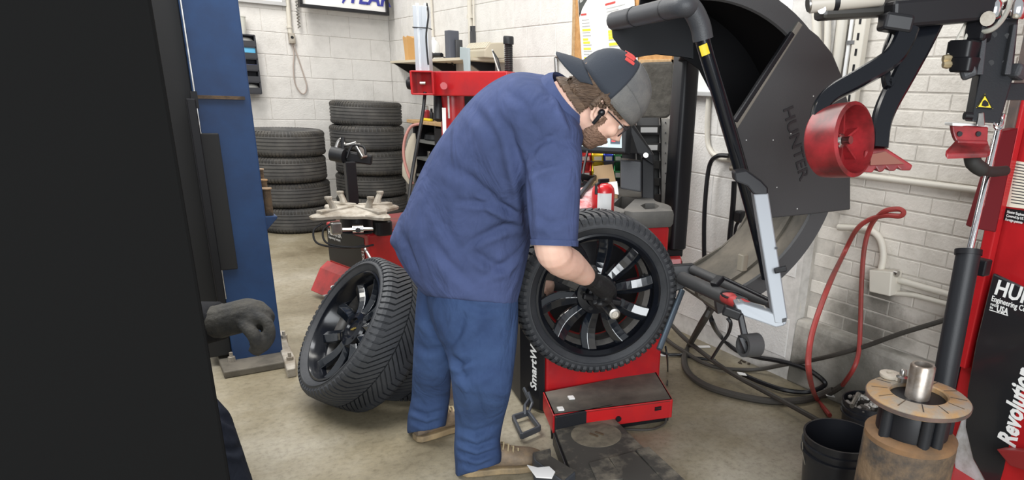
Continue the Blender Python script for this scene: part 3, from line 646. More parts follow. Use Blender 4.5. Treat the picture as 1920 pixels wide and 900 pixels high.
G().prism([Q(.02, .29, 0), Q(LW + .2, .29, 0), Q(LW + .2, .3, 0), Q(.02, .3, 0)], (0, 0, bz - .031)).build('back_panel', M_black, wbk)
for k in range(4):
    z = bz - .20 - .16 * k; G().prism([Q(.05, 0, z), Q(LW * .72 + .02, 0, z), Q(LW * .72 + .02, .29, z), Q(.05, .29, z)], (0, 0, .022)).build('shelf', mat('grey_shelf', (.16, .165, .16), .5) if k == 0 else bpy.data.materials['grey_shelf'], wbk)
    if k < 3:
        o = thing('shop_part', ('Black round cap', 'Small grey fitting', 'Dark metal clamp')[k] + ' on the %s shelf of the open cabinet' % ('upper', 'middle', 'lower')[k], 'part', Q(.17, .12, z + .023))
        if k == 0: G().lathe([(.09, 0), (.1, .01), (.09, .05), (.05, .07), (0, .07)], Q(.18, .14, z + .023), seg=20).build('shell', M_satin, o, smooth=True)
        else:
            G().cyl(Q(.14, .1, z + .023), Q(.14, .1, z + .08), .025, 12).build('stem', M_steel, o, smooth=True); G().box(Q(.19, .1, z + .043), (.05, .05, .04)).build('foot', M_plastic, o, bevel=.005)
# things on the bench top
for i, (x, y, hgt, r, m, lab, cat) in enumerate(((783, 216, .13, .03, M_redplas, 'Red spray can with grey top on the wooden bench top', 'can'), (792, 214, .11, .018, M_black, 'Thin black tool standing on the bench beside the red can', 'tool'), (806, 216, .15, .025, M_satin, 'Black air tool standing on the bench top', 'tool'), (814, 214, .12, .02, M_steel, 'Silver fitting standing on the bench nearest the red tower', 'fitting'))):
    p = Q((x - 771) / 57 * LW, .1, bz + .001)
    o = thing('spray_can' if i == 0 else 'hand_tool', lab, cat, p)
    G().lathe([(r, 0), (r, hgt * .62), (r * .6, hgt * .72), (0, hgt * .72)], p, seg=16).build('body', m, o, smooth=True)
    G().lathe([(r * .62, hgt * .72), (r * .62, hgt * .95), (r * .3, hgt), (0, hgt)], p, seg=12).build('top', M_steel if i in (0, 3) else M_black, o, smooth=True)
p = Q(.16, .04, bz); tag(G().bar(p + V(0, 0, .012), p + ex * .16 + V(0, 0, .012), .03, .022).build('tape_knife', M_yellow, bevel=.006), 'Yellow handled knife lying on the front of the bench top', 'knife')
# beige glove / bag hanging at the cabinet's left
p = at(766, 300, 6.2)
rg = []
for y, w, dx in ((250, 3, 8), (262, 7, 5), (285, 11, 2), (310, 14, 0), (330, 12, -2), (345, 5, 2)):
    c = at(768 + dx, y, 6.2); r = w * 6.2 / 1250; rg.append([c + V(_c, -_s, 0) * r * math.cos(2 * PI * k / 12) + V(_s, _c, 0) * r * .6 * math.sin(2 * PI * k / 12) for k in range(12)])
tag(G().loft(rg).build('cloth_bag', mat('beige_cloth', (.46, .42, .34), .9, bump=.2, bscale=15), smooth=True), 'Beige cloth bag hanging at the left side of the open cabinet', 'bag')
tag(G().tube(spl([at(788, 232, 6.1), at(770, 238, 6.1), at(759, 262, 6.1), at(757, 292, 6.1), at(764, 322, 6.1), at(774, 345, 6.1)], 6), .013, 8).build('air_hose', mat('pink_hose', (.48, .22, .19), .5), smooth=True), 'Pinkish red air hose looping beside the beige bag', 'hose')
# ================================================================ wheel balancer
def wp(x, y, p0, n): r = ray(x, y); return CAMP + r * (np.dot(np.array(p0) - CAMP, n) / np.dot(r, n))
def cut(o, cutters):
    """subtract the cutter meshes for good and remove them"""
    for c in cutters:
        m = o.modifiers.new('cut', 'BOOLEAN'); m.object = c; m.operation = 'DIFFERENCE'; m.solver = 'EXACT'
    dg = bpy.context.evaluated_depsgraph_get(); dg.update()
    me = bpy.data.meshes.new_from_object(o.evaluated_get(dg)); o.modifiers.clear(); o.data = me
    for c in cutters: bpy.data.objects.remove(c)
bu = V(.978, -.208, 0); bn = V(-.208, -.978, 0); FL = V(1.315, 2.31, 0)
def B(u, v, z): return FL + bu * u - bn * v + V(0, 0, z)      # along the front, into the machine, up
bal = thing('wheel_balancer', 'Red and black wheel balancer with raised black hood, carrying the glossy wheel', 'wheel balancer', (1.6, 2.5, 0))
BT = .81
G().prism([B(.02, 0, .02), B(.58, 0, .02), B(.58, .5, .02), B(.02, .5, .02)], (0, 0, BT - .02)).build('cabinet', M_red, bal, bevel=.012)
lp = G().prism([B(-.005, .015, .01), B(.018, .0, .01), B(.018, .5, .01), B(-.06, .5, .01), B(-.06, .12, .01)], (0, 0, BT - .02)).build('side_panel', M_black, bal, bevel=.008)
tpl = nrm(B(-.06, .12, 0) - B(-.005, .015, 0)); tn = np.cross(tpl, V(0, 0, 1)); tn = tn if np.dot(tn, CAMP - FL) > 0 else -tn
text('SmartWeight', 'lettering', M_white, lp, B(-.012, .03, .10) + tn * .002, (0, 0, 1), -tpl if False else (tpl), .036, squeeze=1.15, shear=.25, bold=.02)
# platform with side walls
ZP = .125
bl, br_, fr_, fL = fl(1018, 735, ZP), fl(1229, 694, ZP), fl(1262, 749, ZP), fl(1037, 778, ZP)
pf = G().prism([bl, br_, fr_, fL], (0, 0, -.012)).build('platform_top', mat('dusty_black_steel', (.075, .07, .06), .7, col2=(.15, .135, .11), nscale=6), bal, bevel=.004)
G().prism([fL, fr_, fr_ - V(0, 0, .085), fL - V(0, 0, .085)], bn * -.012).build('platform_front', M_red, bal, bevel=.003)
G().prism([bl, fL, fL - V(0, 0, .085), bl - V(0, 0, .085)], bu * .012).build('platform_side', M_red, bal, bevel=.003)
G().prism([br_, fr_, fr_ - V(0, 0, .085), br_ - V(0, 0, .085)], bu * -.012).build('platform_side', M_red, bal, bevel=.003)
G().prism([bl + (fL - bl) * .05 + (br_ - bl) * .05 - V(0, 0, .09), br_ - V(0, 0, .09), fr_ + (br_ - fr_) * .15 - V(0, 0, .09), fL + (bl - fL) * .15 - V(0, 0, .09)], (0, 0, -.034)).build('platform_base', M_black, bal)
for q in (.26, .42): G().box(fr_ + (fL - fr_) * .13 + V(0, 0, -.012 - .03 * q * 2) + bn * .002, (.03, .004, .007), np.array([bu, -bn, V(0, 0, 1)]).T).build('vent_slot', M_black, bal)
pt = fr_ + (fL - fr_) * .47 + bn * .0 - V(0, 0, .055); G().cyl(pt, pt + bn * .008, .012, 12).build('bolt', M_black, bal)
G().tube(spl([fl(1250, 782, .03), fl(1245, 795, .01), fl(1220, 805, .006), fl(1180, 805, .006), fl(1150, 800, .006)], 6), .005, 6).build('sensor_cable', M_hose, bal, smooth=True)
for x, y in ((1071, 747), (1051, 768)):
    p = fl(x, y, ZP); tag(G().box(p + V(0, 0, .004), (.024, .03, .006), frame((.05, .02, 1), (.3, 1, 0))).build('paper_scrap', M_paper), ('Small white chip lying on the balancer platform, nearer the red cabinet' if y < 750 else 'Small white rectangular scrap at the left of the balancer platform'), 'scrap')
# shaft with wing nut end
hubp = WC_
sh = G().cyl(hubp - WN * .32, hubp + WN * .285, .0175, 20).build('shaft', M_steel, bal, smooth=True)
g = G(); pr = []
for k in range(14): pr += [(.0195, .15 + k * .0088), (.0175, .1544 + k * .0088)]
g.lathe([(.0175, .145)] + pr + [(.0195, .285), (.012, .287), (0, .287)], hubp, WN, 24); g.build('thread', M_steel, sh, smooth=True)
G().lathe([(.012, .288), (.012, .292), (.006, .292), (.006, .286), (0, .286)], hubp, WN, 16).build('shaft_tip', M_dirtysteel, sh)
G().lathe([(.03, .05), (.046, .052), (.046, .075), (.036, .08), (.034, .14), (.022, .145), (0, .145)], hubp, WN, 24).build('wing_nut', M_black, bal, smooth=True)
for k in range(2):
    q = hubp + WN * .11; dd = nrm(np.cross(WN, V(.3, .2, 1))) * (1 if k else -1); G().bar(q + dd * .03, q + dd * .075, .022, .03, up=WN).build('nut_wing', M_black, bal, bevel=.006)
G().lathe([(.085, -.08), (.085, -.06), (.03, -.04), (0, -.04)], hubp, WN, 32).build('flange', M_steel, bal, smooth=True)
G().lathe([(.20, -.32), (.20, -.17), (.13, -.14), (.05, -.1), (0, -.1)], hubp + bu * .035 - V(0, 0, .04), WN, 40).build('shaft_housing', M_black, bal, smooth=True)  # shaft housing widened into a black disc standing in for shade behind the spokes
# moulded weight tray
TZ = .885
tp = [(1262, 393), (1257, 384), (1230, 375), (1217, 358), (1160, 347), (1100, 350), (1050, 372), (1040, 410), (1090, 425), (1200, 428), (1250, 410)]
top = [fl(x, y, TZ) for x, y in tp[:6]] + [B(-.0, .45, TZ), B(-.02, .12, TZ), B(.02, .0, TZ), B(.30, -.015, TZ), B(.56, -.015, TZ)]; cen = sum(top) / len(top)
P = [top[i] for i in range(len(top))]
sm = spl(P + [P[0]], 4)[:-1]
g = G(); g.loft([[cen + (p - cen) * s + V(0, 0, dz) for p in sm] for s, dz in ((.97, -.075), (1.0, -.06), (1.005, -.02), (.985, -.004), (.95, 0))])
tray = g.build('weight_tray', mat('dusty_tray_plastic', (.10, .095, .088), .6, col2=(.15, .14, .125), nscale=5, bump=.1, bscale=200), bal)
cs = []
for pts, dp in (([(1166, 364), (1192, 368), (1170, 388), (1148, 380)], .05), ([(1172, 391), (1206, 393), (1192, 401), (1162, 399)], .05), ([(1201, 381), (1210, 377), (1228, 377), (1237, 382), (1230, 387), (1210, 388)], .04), ([(1110, 362), (1145, 358), (1140, 372), (1112, 376)], .05)):
    c = G().prism([fl(x, y, TZ + .01) for x, y in pts], (0, 0, -dp - .01)).build('cutter', M_plastic); cs.append(c)
twl = wloc(bal)
cut(tray, cs)
for p in tray.data.polygons: p.use_smooth = True
tray.data.set_sharp_from_angle(angle=.7)
# things on the tray
cb = fl(1130, 399, TZ); cb_t = TZ
can = thing('red_extinguisher', 'Small red extinguisher with white label standing on the balancer tray', 'extinguisher', cb)
r = .046
hgt = .112
G().lathe([(r * .9, 0), (r, .006), (r, hgt - .03), (r * .93, hgt - .012), (r * .7, hgt + .002), (r * .3, hgt + .008), (0, hgt + .008)], cb + V(0, 0, .001), seg=28).build('cylinder', mat('signal_red', (.62, .02, .025), .3, coat=.3), can, smooth=True)
va = math.atan2(CAMP[1] - cb[1], CAMP[0] - cb[0])
G().loft([[cb + V((r + q) * math.cos(a), (r + q) * math.sin(a), z) for a in [va - .5 + 1.3 * k / 8 for k in range(9)] for q in ([.0012] if True else [])] for z in (.012, .085)], caps=False).build('label_sheet', M_paper, can)
G().box(cb + V(0, 0, hgt + .018), (.05, .012, .016)).build('valve', M_black, can, bevel=.003)
G().tube([cb + V(-.02, -.0, hgt + .01), cb + V(-.05, -.02, hgt + .005), cb + V(-.055, -.03, hgt - .03)], .006, 8).build('hose', M_black, can, smooth=True)
tl = thing('wheel_weight_plier', 'Black plier tool lying across the rag beside the red extinguisher', 'tool', fl(1100, 372, TZ))
G().bar(fl(1085, 392, TZ) + V(0, 0, .05), fl(1118, 362, TZ) + V(0, 0, .09), .02, .022).build('handle', M_black, tl, bevel=.006)
G().bar(fl(1085, 372, TZ) + V(0, 0, .10), fl(1112, 368, TZ) + V(0, 0, .08), .016, .03).build('handle', M_black, tl, bevel=.006)
G().cyl(fl(1112, 366, TZ) + V(0, 0, .075), fl(1117, 362, TZ) + V(0, 0, .10), .01, 8).build('pivot', M_chrome, tl, smooth=True)
rg_ = G(); pts = [fl(x, y, TZ) for x, y in ((1082, 398), (1118, 392), (1128, 368), (1105, 360), (1078, 372))]; c = sum(pts) / 5
rg_.loft([[c + (p - c) * s + V(0, 0, z) for p in spl(pts + [pts[0]], 3)[:-1]] for s, z in ((1, .001), (1.02, .015), (.8, .04), (.4, .055))])
tag(rg_.build('shop_rag', mat('pinkish_rag', (.66, .50, .50), .9, col2=(.5, .1, .1), nscale=18, bump=.3, bscale=20), smooth=True), 'Crumpled pinkish white rag on the balancer tray beside the red extinguisher', 'rag')
d = 3.16
cbx = thing('cardboard_box', 'Open cardboard flap box standing behind the red extinguisher', 'box', at(1132, 345, d))
M_card = mat('cardboard', (.42, .28, .15), .8)
f0, f1, f2, f3 = at(1112, 312, d), at(1148, 308, d), at(1157, 352, d), at(1118, 348, d)
G().prism([f0, f1, f2, f3], nrm(_f) * .006).build('flap', M_card, cbx)
G().prism([at(1108, 345, d - .04), at(1158, 350, d - .04), at(1158, 372, d - .04), at(1108, 372, d - .04)], nrm(_f) * .12).build('carton', M_card, cbx)
G().prism([at(1140, 342, d - .06), at(1157, 340, d - .06), at(1160, 365, d - .06), at(1146, 362, d - .06)], nrm(_f) * .004).build('white_sheet', M_paper, cbx)
# monitor on its arm
m0, m1, m2, m3 = at(1050, 281, 3.22), at(1172, 287, 3.04), at(1178, 190, 3.04), at(1050, 196, 3.22)
mn = nrm(np.cross(m1 - m0, m3 - m0)); mn = mn if np.dot(mn, CAMP - m0) > 0 else -mn
mon = G().prism([m0, m1, m2, m3], -mn * .05).build('monitor', M_satin, bal, bevel=.006)
mu, mv = (m1 - m0), (m3 - m0)
def S(u, v, e=.002): return m0 + mu * u + mv * v + mn * e
def patch(name, u0, v0, u1, v1, m, par, e): return G().prism([S(u0, v0, e), S(u1, v0, e), S(u1, v1, e), S(u0, v1, e)], mn * .0006).build(name, m, par)
M_lcd = mat('lcd_pale', (.34, .40, .42), .3, emit=.8); M_lcdb = mat('lcd_blue', (.03, .06, .62), .3, emit=1.0); M_lcdr = mat('lcd_red', (.6, .05, .06), .3, emit=.9); M_lcdd = mat('lcd_dark', (.05, .07, .09), .3, emit=.6); M_lcdw = mat('lcd_white', (.7, .75, .78), .3, emit=.9)
scr = patch('screen', .04, .10, .955, .93, M_lcd, mon, .001)
patch('screen_window', .44, .22, .74, .50, M_lcdb, mon, .003); patch('screen_window', .79, .18, .93, .60, M_lcdd, mon, .003)
patch('screen_icon', .81, .22, .865, .46, M_lcdr, mon, .0045); patch('screen_icon', .885, .24, .925, .50, M_lcdw, mon, .0045); patch('screen_window', .60, .27, .66, .44, M_lcdw, mon, .0045)
patch('screen_bar', .3, .12, .75, .16, M_lcdw, mon, .003); patch('screen_window', .1, .22, .4, .8, M_lcdw, mon, .003)
hb = G().prism([at(1176, 226, 3.08), at(1188, 232, 3.10), at(1226, 290, 3.14), at(1226, 310, 3.14), at(1196, 288, 3.12), at(1174, 288, 3.08)], nrm(_f) * .10).build('monitor_arm', M_black, bal, bevel=.006)
G().cyl(at(1211, 291, 3.13), at(1211, 291, 3.11), .012, 10).build('knob', M_steel, hb)
G().prism([at(1203, 296, 3.17), at(1227, 296, 3.17), at(1227, 374, 3.17), at(1203, 372, 3.17)], nrm(_f) * .14).build('monitor_post', M_black, bal, bevel=.006)
G().prism([at(1163, 299, 3.10), at(1203, 304, 3.10), at(1203, 361, 3.10), at(1163, 354, 3.10)], nrm(_f) * .1).build('printer_box', M_plastic, bal, bevel=.008)
G().tube(spl([at(1102, 282, 3.15), at(1098, 300, 3.13), at(1094, 320, 3.1), at(1092, 345, 3.05)], 5), .006, 6).build('monitor_cable', M_black, bal, smooth=True)
# hood post and its bracket
d = 3.22
q0, q1 = at(1268, 478, d), at(1274, 80, d)
px_ = (q0 + at(1262, 478, d)) / 2
pz0, pz1 = q0[2], q1[2]
base = at(1275, 290, d)
G().rbox((base[0], base[1], (pz0 + pz1) / 2), (.088, .12, pz1 - pz0), np.array([bu, -bn, V(0, 0, 1)]).T, r=.02).build('hood_post', M_black, bal, smooth=True)
G().bar(B(.40, .46, .52), V(base[0], base[1], .52) + bu * .05, .06, .08).build('post_bracket', M_black, bal, bevel=.008)
G().bar(B(.40, .48, .60), V(base[0], base[1], .60) + bu * .05, .045, .045).build('post_bracket', M_black, bal, bevel=.008)
G().prism([at(1240, 486, 3.0), at(1278, 484, 3.0), at(1278, 520, 3.0), at(1240, 522, 3.0)], nrm(_f) * .05).build('red_bracket', M_red, bal, bevel=.004)
# the hood: shell of a cylinder, back plate, front plate with raised letters
M_hood = mat('hood_plastic', (.056, .056, .057), .5, bump=.10, bscale=300, spec=.35)
M_hoodin = mat('dusty_hood_inside', (.085, .078, .066), .6, col2=(.20, .175, .14), nscale=3, spec=.3); M_hoodshade = mat('black_hood_inside', (.006, .006, .007), .7, spec=.15)  # dust on the lower inside; the upper inside's shade is put into near-black colour
hn = nrm(V(-.30, -.954, 0)); hx = nrm(np.cross(V(0, 0, 1), hn)); hx = hx if np.dot(hx, _r3) > 0 else -hx; hz = V(0, 0, 1)
HC = at(1312, 302, 2.30); HR = .565; HD = .46
def hp(a, r, dz=0.): return HC + hx * r * math.cos(a) + hz * r * math.sin(a) - hn * dz
A0, A1 = math.radians(-78), math.radians(98); N = 44
angs = [A0 + (A1 - A0) * k / N for k in range(N + 1)]
def ringband(prof, i0=0, i1=None):      # closed profile of (radius, depth) swept along the arc
    return [[hp(a, r, dz) for r, dz in prof] for a in angs[i0:i1]]
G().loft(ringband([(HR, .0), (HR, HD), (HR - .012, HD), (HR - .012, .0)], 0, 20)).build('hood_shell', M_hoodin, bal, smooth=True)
G().loft(ringband([(HR, .0), (HR, HD), (HR - .012, HD), (HR - .012, .0)], 20, 45)).build('hood_shell', M_hoodshade, bal, smooth=True)
G().loft(ringband([(HR + .006, -.004), (HR + .006, .10), (HR + .001, .12), (HR + .001, .0)])).build('hood_outer_band', M_hood, bal, smooth=True)
G().loft(ringband([(HR + .008, -.012), (HR + .008, .012), (HR - .055, .012), (HR - .060, .004), (HR - .055, -.006)])).build('hood_rim', M_hood, bal, smooth=True)
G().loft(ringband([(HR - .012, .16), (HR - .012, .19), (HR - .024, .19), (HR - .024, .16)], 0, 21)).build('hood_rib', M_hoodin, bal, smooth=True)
bp0 = HC - hn * HD
inner = [wp(x, y, bp0, hn) for x, y in ((1187, 108), (1232, 102), (1280, 107), (1312, 130), (1346, 195), (1385, 300), (1402, 385), (1399, 406), (1380, 440), (1355, 462), (1322, 482))]
outer = [hp(a, HR, HD) for a in angs]
G().prism(outer[20:] + inner[:7], hn * -.012).build('hood_back_plate', M_hoodshade, bal)
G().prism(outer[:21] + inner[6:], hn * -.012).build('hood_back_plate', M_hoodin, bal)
G().bar(V(base[0], base[1], 1.55), hp(math.radians(70), HR - .1, HD + .01), .08, .10).build('hood_arm', M_black, bal, bevel=.006)
fp = [wp(x, y, HC, hn) for x, y in ((1500, 44), (1530, 68), (1556, 100), (1575, 145), (1585, 190), (1590, 280), (1590, 392), (1520, 400), (1430, 409), (1400, 330), (1376, 240))]
fplate = G().prism(fp, hn * .016).build('hood_front_plate', M_hood, bal, bevel=.005)
e0, e1 = wp(1496, 44, HC, hn), wp(1374, 238, HC, hn)
G().bar(e0 + hn * .012, e1 + hn * .012, .02, .014, up=hn).build('edge_trim', mat('worn_edge', (.17, .155, .13), .6), fplate, bevel=.003)
e2, e3 = wp(1482, 62, HC, hn), wp(1374, 228, HC, hn); G().bar(e2 + hn * .01, e3 + hn * .01, .018, .02, up=hn).build('edge_channel', M_black, fplate, bevel=.003)
t0, t1 = wp(1463, 203, HC, hn), wp(1497, 346, HC, hn)
td = nrm(t1 - t0); tu = nrm(np.cross(hn, td)); 
text('HUNTER', 'lettering', mat('raised_letter', (.018, .019, .021), .4), fplate, t0 + hn * .0165, td, tu, .040, squeeze=np.linalg.norm(t1 - t0) / .040 / 5.95, depth=.003, bold=.01)
for x, y in ((1395, 262), (1440, 420), (1452, 350), (1425, 345), (1510, 268), (1490, 390), (1560, 300), (1545, 205), (1520, 180), (1445, 262), (1478, 250), (1580, 330)):
    p = wp(x, y, HC, hn) + hn * .0165; G().cyl(p, p + hn * .001, .0022, 6).build('paint_fleck', M_white, fplate) if y < 395 else None
# handle tube
hd_ = HC + hn * .06
tb = [wp(x, y, hd_, hn) for x, y in ((1276, 12), (1296, 16), (1312, 45), (1322, 90), (1352, 190), (1384, 300), (1412, 400), (1432, 480), (1440, 520))]
far = wp(1152, 40, HC - hn * HD, hn)
tb2 = [tb[0] + (far - tb[0]) * q for q in (1.0, .66, .33, 0)]
tube = G().tube(spl(tb2[:3], 3) + spl(tb[0:], 7), .025, 16).build('hood_handle', M_gloss, bal, smooth=True)
G().tube(spl([tb2[0], tb2[1], tb2[2], tb[0], tb[1], tb[2], tb[3] + (tb[2] - tb[3]) * .35], 6), .033, 16).build('rubber_sleeve', M_plastic, tube, smooth=True)
for q in (.35, .82):
    p = tb2[0] + (tb[0] - tb2[0]) * q; G().cyl(p, p + nrm(tb[0] - tb2[0]) * .010, .035, 16).build('clamp_ring', M_satin, tube, smooth=True)
wt = wp(1326, 93, HC + hn * .092, hn); rr_ = nrm(tb[4] - tb[3]); sx_ = nrm(np.cross(rr_, hn))
wl = G().loft([[wt - hn * .030 + rr_ * .018 * v * (1 if v < 1 else .8) + (sx_ * math.sin(b) + hn * math.cos(b)) * .0262 for b in [-.3 + 1.1 * k / 6 for k in range(7)]] for v in (-1, -.5, .5, 1)], caps=False).build('warning_label', M_yellow, tube)
# hanging flap at the hood's left end
fl0 = [wp(x, y, hp(A1, HR, HD * .98), hn) for x, y in ((1146, 36), (1300, 10), (1300, 110), (1280, 106), (1232, 101), (1187, 109), (1168, 95), (1150, 70))]
G().prism(fl0, hn * -.01).build('hood_flap', mat('matte_black_sheet', (.008, .009, .012), .6), bal)
# black clamp and white aluminium arm with laser holder
d = 2.06
cl = G().prism([at(1376, 322, d), at(1400, 318, d), at(1428, 338, d), at(1441, 352, d), at(1441, 366, d), at(1414, 366, d), at(1402, 350, d), at(1378, 340, d)], nrm(_f) * .06).build('arm_clamp', M_black, bal, bevel=.006)
g = G(); g.prism([at(1413, 364, d), at(1441, 362, d), at(1477, 596, d), at(1474, 610, d), at(1452, 606, d)], nrm(_f) * .055)
al = g.build('caliper_arm', M_alu, bal, bevel=.004)
G().prism([at(1378, 570, d + .01), at(1394, 568, d + .01), at(1442, 584, d), at(1466, 596, d), at(1472, 611, d), at(1455, 614, d), at(1385, 590, d + .01)], nrm(_f) * .05).build('caliper_foot', M_alu, bal, bevel=.004)
G().prism([at(1385, 566, d + .02), at(1440, 580, d + .02), at(1436, 592, d + .02), at(1388, 578, d + .02)], nrm(_f) * .04).build('arm_bracket', M_dirtysteel, bal, bevel=.004)
G().cyl(at(1456, 465, d - .01), at(1456, 465, d), .004, 8).build('screw', M_black, al)
G().bar(at(1452, 508, d - .01), at(1475, 503, d - .02), .016, .016).build('latch', M_black, al, bevel=.003)
G().prism([at(1467, 598, d - .003), at(1475, 596, d - .003), at(1474, 603, d - .003), at(1467, 605, d - .003)], nrm(_f) * .002).build('end_plug', M_black, al)
for (x0, y0), (x1, y1), r, d0, d1, m in (((1280, 522), (1392, 572), .026, 2.55, 2.12, M_hood), ((1300, 506), (1446, 572), .019, 2.6, 2.16, M_hood), ((1360, 556), (1398, 576), .022, 2.2, 2.1, M_reddirty), ((1355, 520), (1450, 566), .006, 2.3, 2.1, M_black)):
    G().cyl(at(x0, y0, d0), at(x1, y1, d1), r, 14).build('gauge_rod', m, bal, smooth=True)
G().tube(arc(at(1372, 553, 2.15), (at(1392, 556, 2.15) - at(1372, 553, 2.15)), V(0, 0, .012), 0, 2 * PI, 12), .004, 6).build('gauge_ring', M_black, bal, smooth=True)
G().bar(at(1338, 535, 2.28), at(1352, 520, 2.3), .03, .02).build('rod_clamp', M_black, bal, bevel=.004)
G().prism([at(1258, 498, 2.62), at(1300, 496, 2.62), at(1312, 508, 2.62), at(1278, 545, 2.62), at(1260, 545, 2.62)], nrm(_f) * .03).build('gauge_mount', M_black, bal, bevel=.004)
G().bar(at(1270, 520, 2.64), B(.52, .05, .42), .06, .05).build('gauge_beam', M_black, bal, bevel=.004)
G().cyl(at(1279, 545, 2.6), at(1236, 655, 2.5), .012, 10).build('gauge_strut', mat('blue_grey_steel', (.10, .13, .16), .4, .6), bal, smooth=True)
ft = G().prism([at(1383, 590, d), at(1394, 588, d), at(1406, 640, d), at(1394, 644, d)], nrm(_f) * .03).build('gauge_foot', M_black, bal, bevel=.004)
G().bar(at(1356, 580, d), at(1388, 592, d), .03, .03).build('foot_latch', M_black, ft, bevel=.005)
c0, c1 = at(1396, 648, d - .0), at(1428, 646, d + .03)
G().lathe([(.026, 0), (.036, 0), (.038, .055), (.03, .06), (.026, .055)], c0 - (c1 - c0) * .1, (c1 - c0), seg=20, closed=True).build('tape_roller', M_hood, ft, smooth=True)
G().prism([at(1384, 632, d), at(1394, 632, d), at(1412, 664, d), at(1398, 664, d)], nrm(_f) * .02).build('roller_fork', M_black, ft, bevel=.003)
G().tube(spl([at(1364, 596, d), at(1370, 606, d), at(1366, 625, d + .05), at(1352, 645, d + .1), at(1335, 672, d + .2)], 5), .006, 6).build('gauge_cable', M_black, bal, smooth=True)
G().rbox(at(1392, 492, 2.4), (.03, .03, .06), r=.006).build('laser_block', mat('beige_block', (.25, .22, .17), .6), bal, smooth=True)
# ================================================================ wheel lift ramp in front of the balancer
M_dust = mat('dusty_plate', (.055, .05, .043), .75, col2=(.20, .175, .135), nscale=7, lo=.48, hi=.62)
rp = thing('wheel_lift', 'Long dark dusty lift plate on the floor in front of the red platform', 'lift plate', fl(1150, 850))
Z = .07
r0, r1, r2, r3 = fl(1036, 798, Z) + bn * .035, fl(1143, 775, Z) + bn * .035, fl(1300, 930, Z), fl(1100, 960, Z)
G().prism([r0, r1, r2, r3], (0, 0, -.012)).build('deck', M_dust, rp, bevel=.003)
for a, b in ((r0, r3), (r1, r2)): G().bar(a - V(0, 0, .04), b - V(0, 0, .04), .02, .055).build('side_rail', M_black, rp, bevel=.003)
G().prism([r0 + V(0, 0, .055), r1 + V(0, 0, .055), r1 - V(0, 0, .02), r0 - V(0, 0, .02)], bn * -.012).build('back_stop', M_satin, rp, bevel=.004)
cc = fl(1118, 815, Z)
G().lathe([(.10, 0), (.10, .0015), (.072, .0022), (.05, .001), (0, .001)], cc, seg=32).build('wear_disc', mat('pale_dust', (.21, .18, .13), .85, col2=(.10, .085, .065), nscale=14), rp, smooth=True)
for dx in (-.012, .014): G().bar(cc + V(dx - .008, .015, .004), cc + V(dx + .006, -.02, .004), .008, .005).build('rust_mark', M_rust, rp)
for pts in (((1104, 870), (1140, 860), (1170, 900), (1120, 905)), ((1143, 861), (1190, 848), (1245, 905), (1175, 912))):
    G().prism([fl(x, y, Z + .002) for x, y in pts], (0, 0, .006)).build('tread_plate', M_dust, rp, bevel=.002)
G().prism([fl(x, y, Z + .002) for x, y in ((1192, 847), (1216, 841), (1285, 905), (1250, 912))], (0, 0, .01)).build('tread_plate', M_dust, rp, bevel=.002)
# foot pedal and pedal box
M_worn = mat('worn_black_steel', (.05, .055, .065), .5)
pd = thing('foot_pedal', 'Black steel loop pedal on the floor left of the red balancer platform', 'pedal', fl(987, 800))
lpz = .03
lo_ = [fl(x, y, lpz) for x, y in ((962, 783), (990, 774), (1012, 803), (978, 818))]
for i in range(4): G().bar(lo_[i], lo_[(i + 1) % 4], .012, .026).build('loop_bar', M_worn, pd, bevel=.003)
pts = [fl(984, 776, lpz), fl(984, 776, lpz) + V(.005, .01, .03), fl(992, 750, .06), fl(982, 728, .10)]
G().tube(pts, [.008] * 4, 6, flat=2.0).build('pedal_arm', M_worn, pd)
pts = [fl(990, 776, lpz), fl(998, 755, .06), fl(990, 735, .10)]
G().tube(pts, [.007] * 3, 6).build('pedal_arm', M_worn, pd)
pb = thing('pedal_box', 'Dark pedal box with dusty top beside the worker\'s boot', 'pedal box', fl(1040, 890))
Z = .10
k = [fl(x, y, Z) for x, y in ((997, 853), (1040, 838), (1085, 878), (1070, 888), (1018, 866))]
k = [fl(998, 848, Z), fl(1033, 840, Z), fl(1033, 855, Z), fl(1080, 884, Z), fl(1056, 905, Z), fl(1002, 862, Z)]
G().prism(k, (0, 0, -Z + .005)).build('case', M_worn, pb, bevel=.006)
G().prism([p + V(0, 0, .001) for p in [fl(999, 850, Z), fl(1032, 842, Z), fl(1032, 856, Z), fl(1078, 884, Z), fl(1056, 902, Z), fl(1004, 862, Z)]], (0, 0, .002)).build('dusty_cover', M_dust, pb)
sc_ = [fl(x, y, Z + .018) for x, y in ((988, 873), (1008, 878), (1030, 876), (1041, 886), (1035, 898), (1005, 896))]
tag(G().prism(sc_, (0, 0, .004)).build('torn_sheet', M_paper, bevel=.001), 'Torn white scrap lying on the pedal box at the boot toe', 'scrap')
# ================================================================ red tyre changer at the right
rc = thing('tire_changer', 'Tall red and black tire changer column at the right edge of the photo', 'tire changer', (2.5, .9, 0))
RP = fl(1757, 880); rn = nrm(V(-.97, .24, 0)); rt = nrm(V(-.24, -.97, 0))
def RQ(x, y, e=0.): return wp(x, y, RP + rn * e, rn)
def TT(t, z, e=0.): return RP + rt * t + rn * e + V(0, 0, z)
M_redc = mat('changer_red', (.44, .012, .016), .32, col2=(.34, .009, .012), nscale=4, coat=.3)
M_rail = mat('greasy_rail', (.07, .055, .05), .45, col2=(.16, .10, .08), nscale=8)
colm = G().prism([TT(0, 0), TT(.75, 0), TT(.75, 2.3), TT(0, 2.3)], -rn * .16).build('column', M_redc, rc, bevel=.012)
g = G().prism([TT(.002, .45, .001), TT(.045, .45, .001), TT(.045, 2.3, .001), TT(.002, 2.3, .001)], rn * .03); g.build('column_edge', M_redc, rc, bevel=.004)
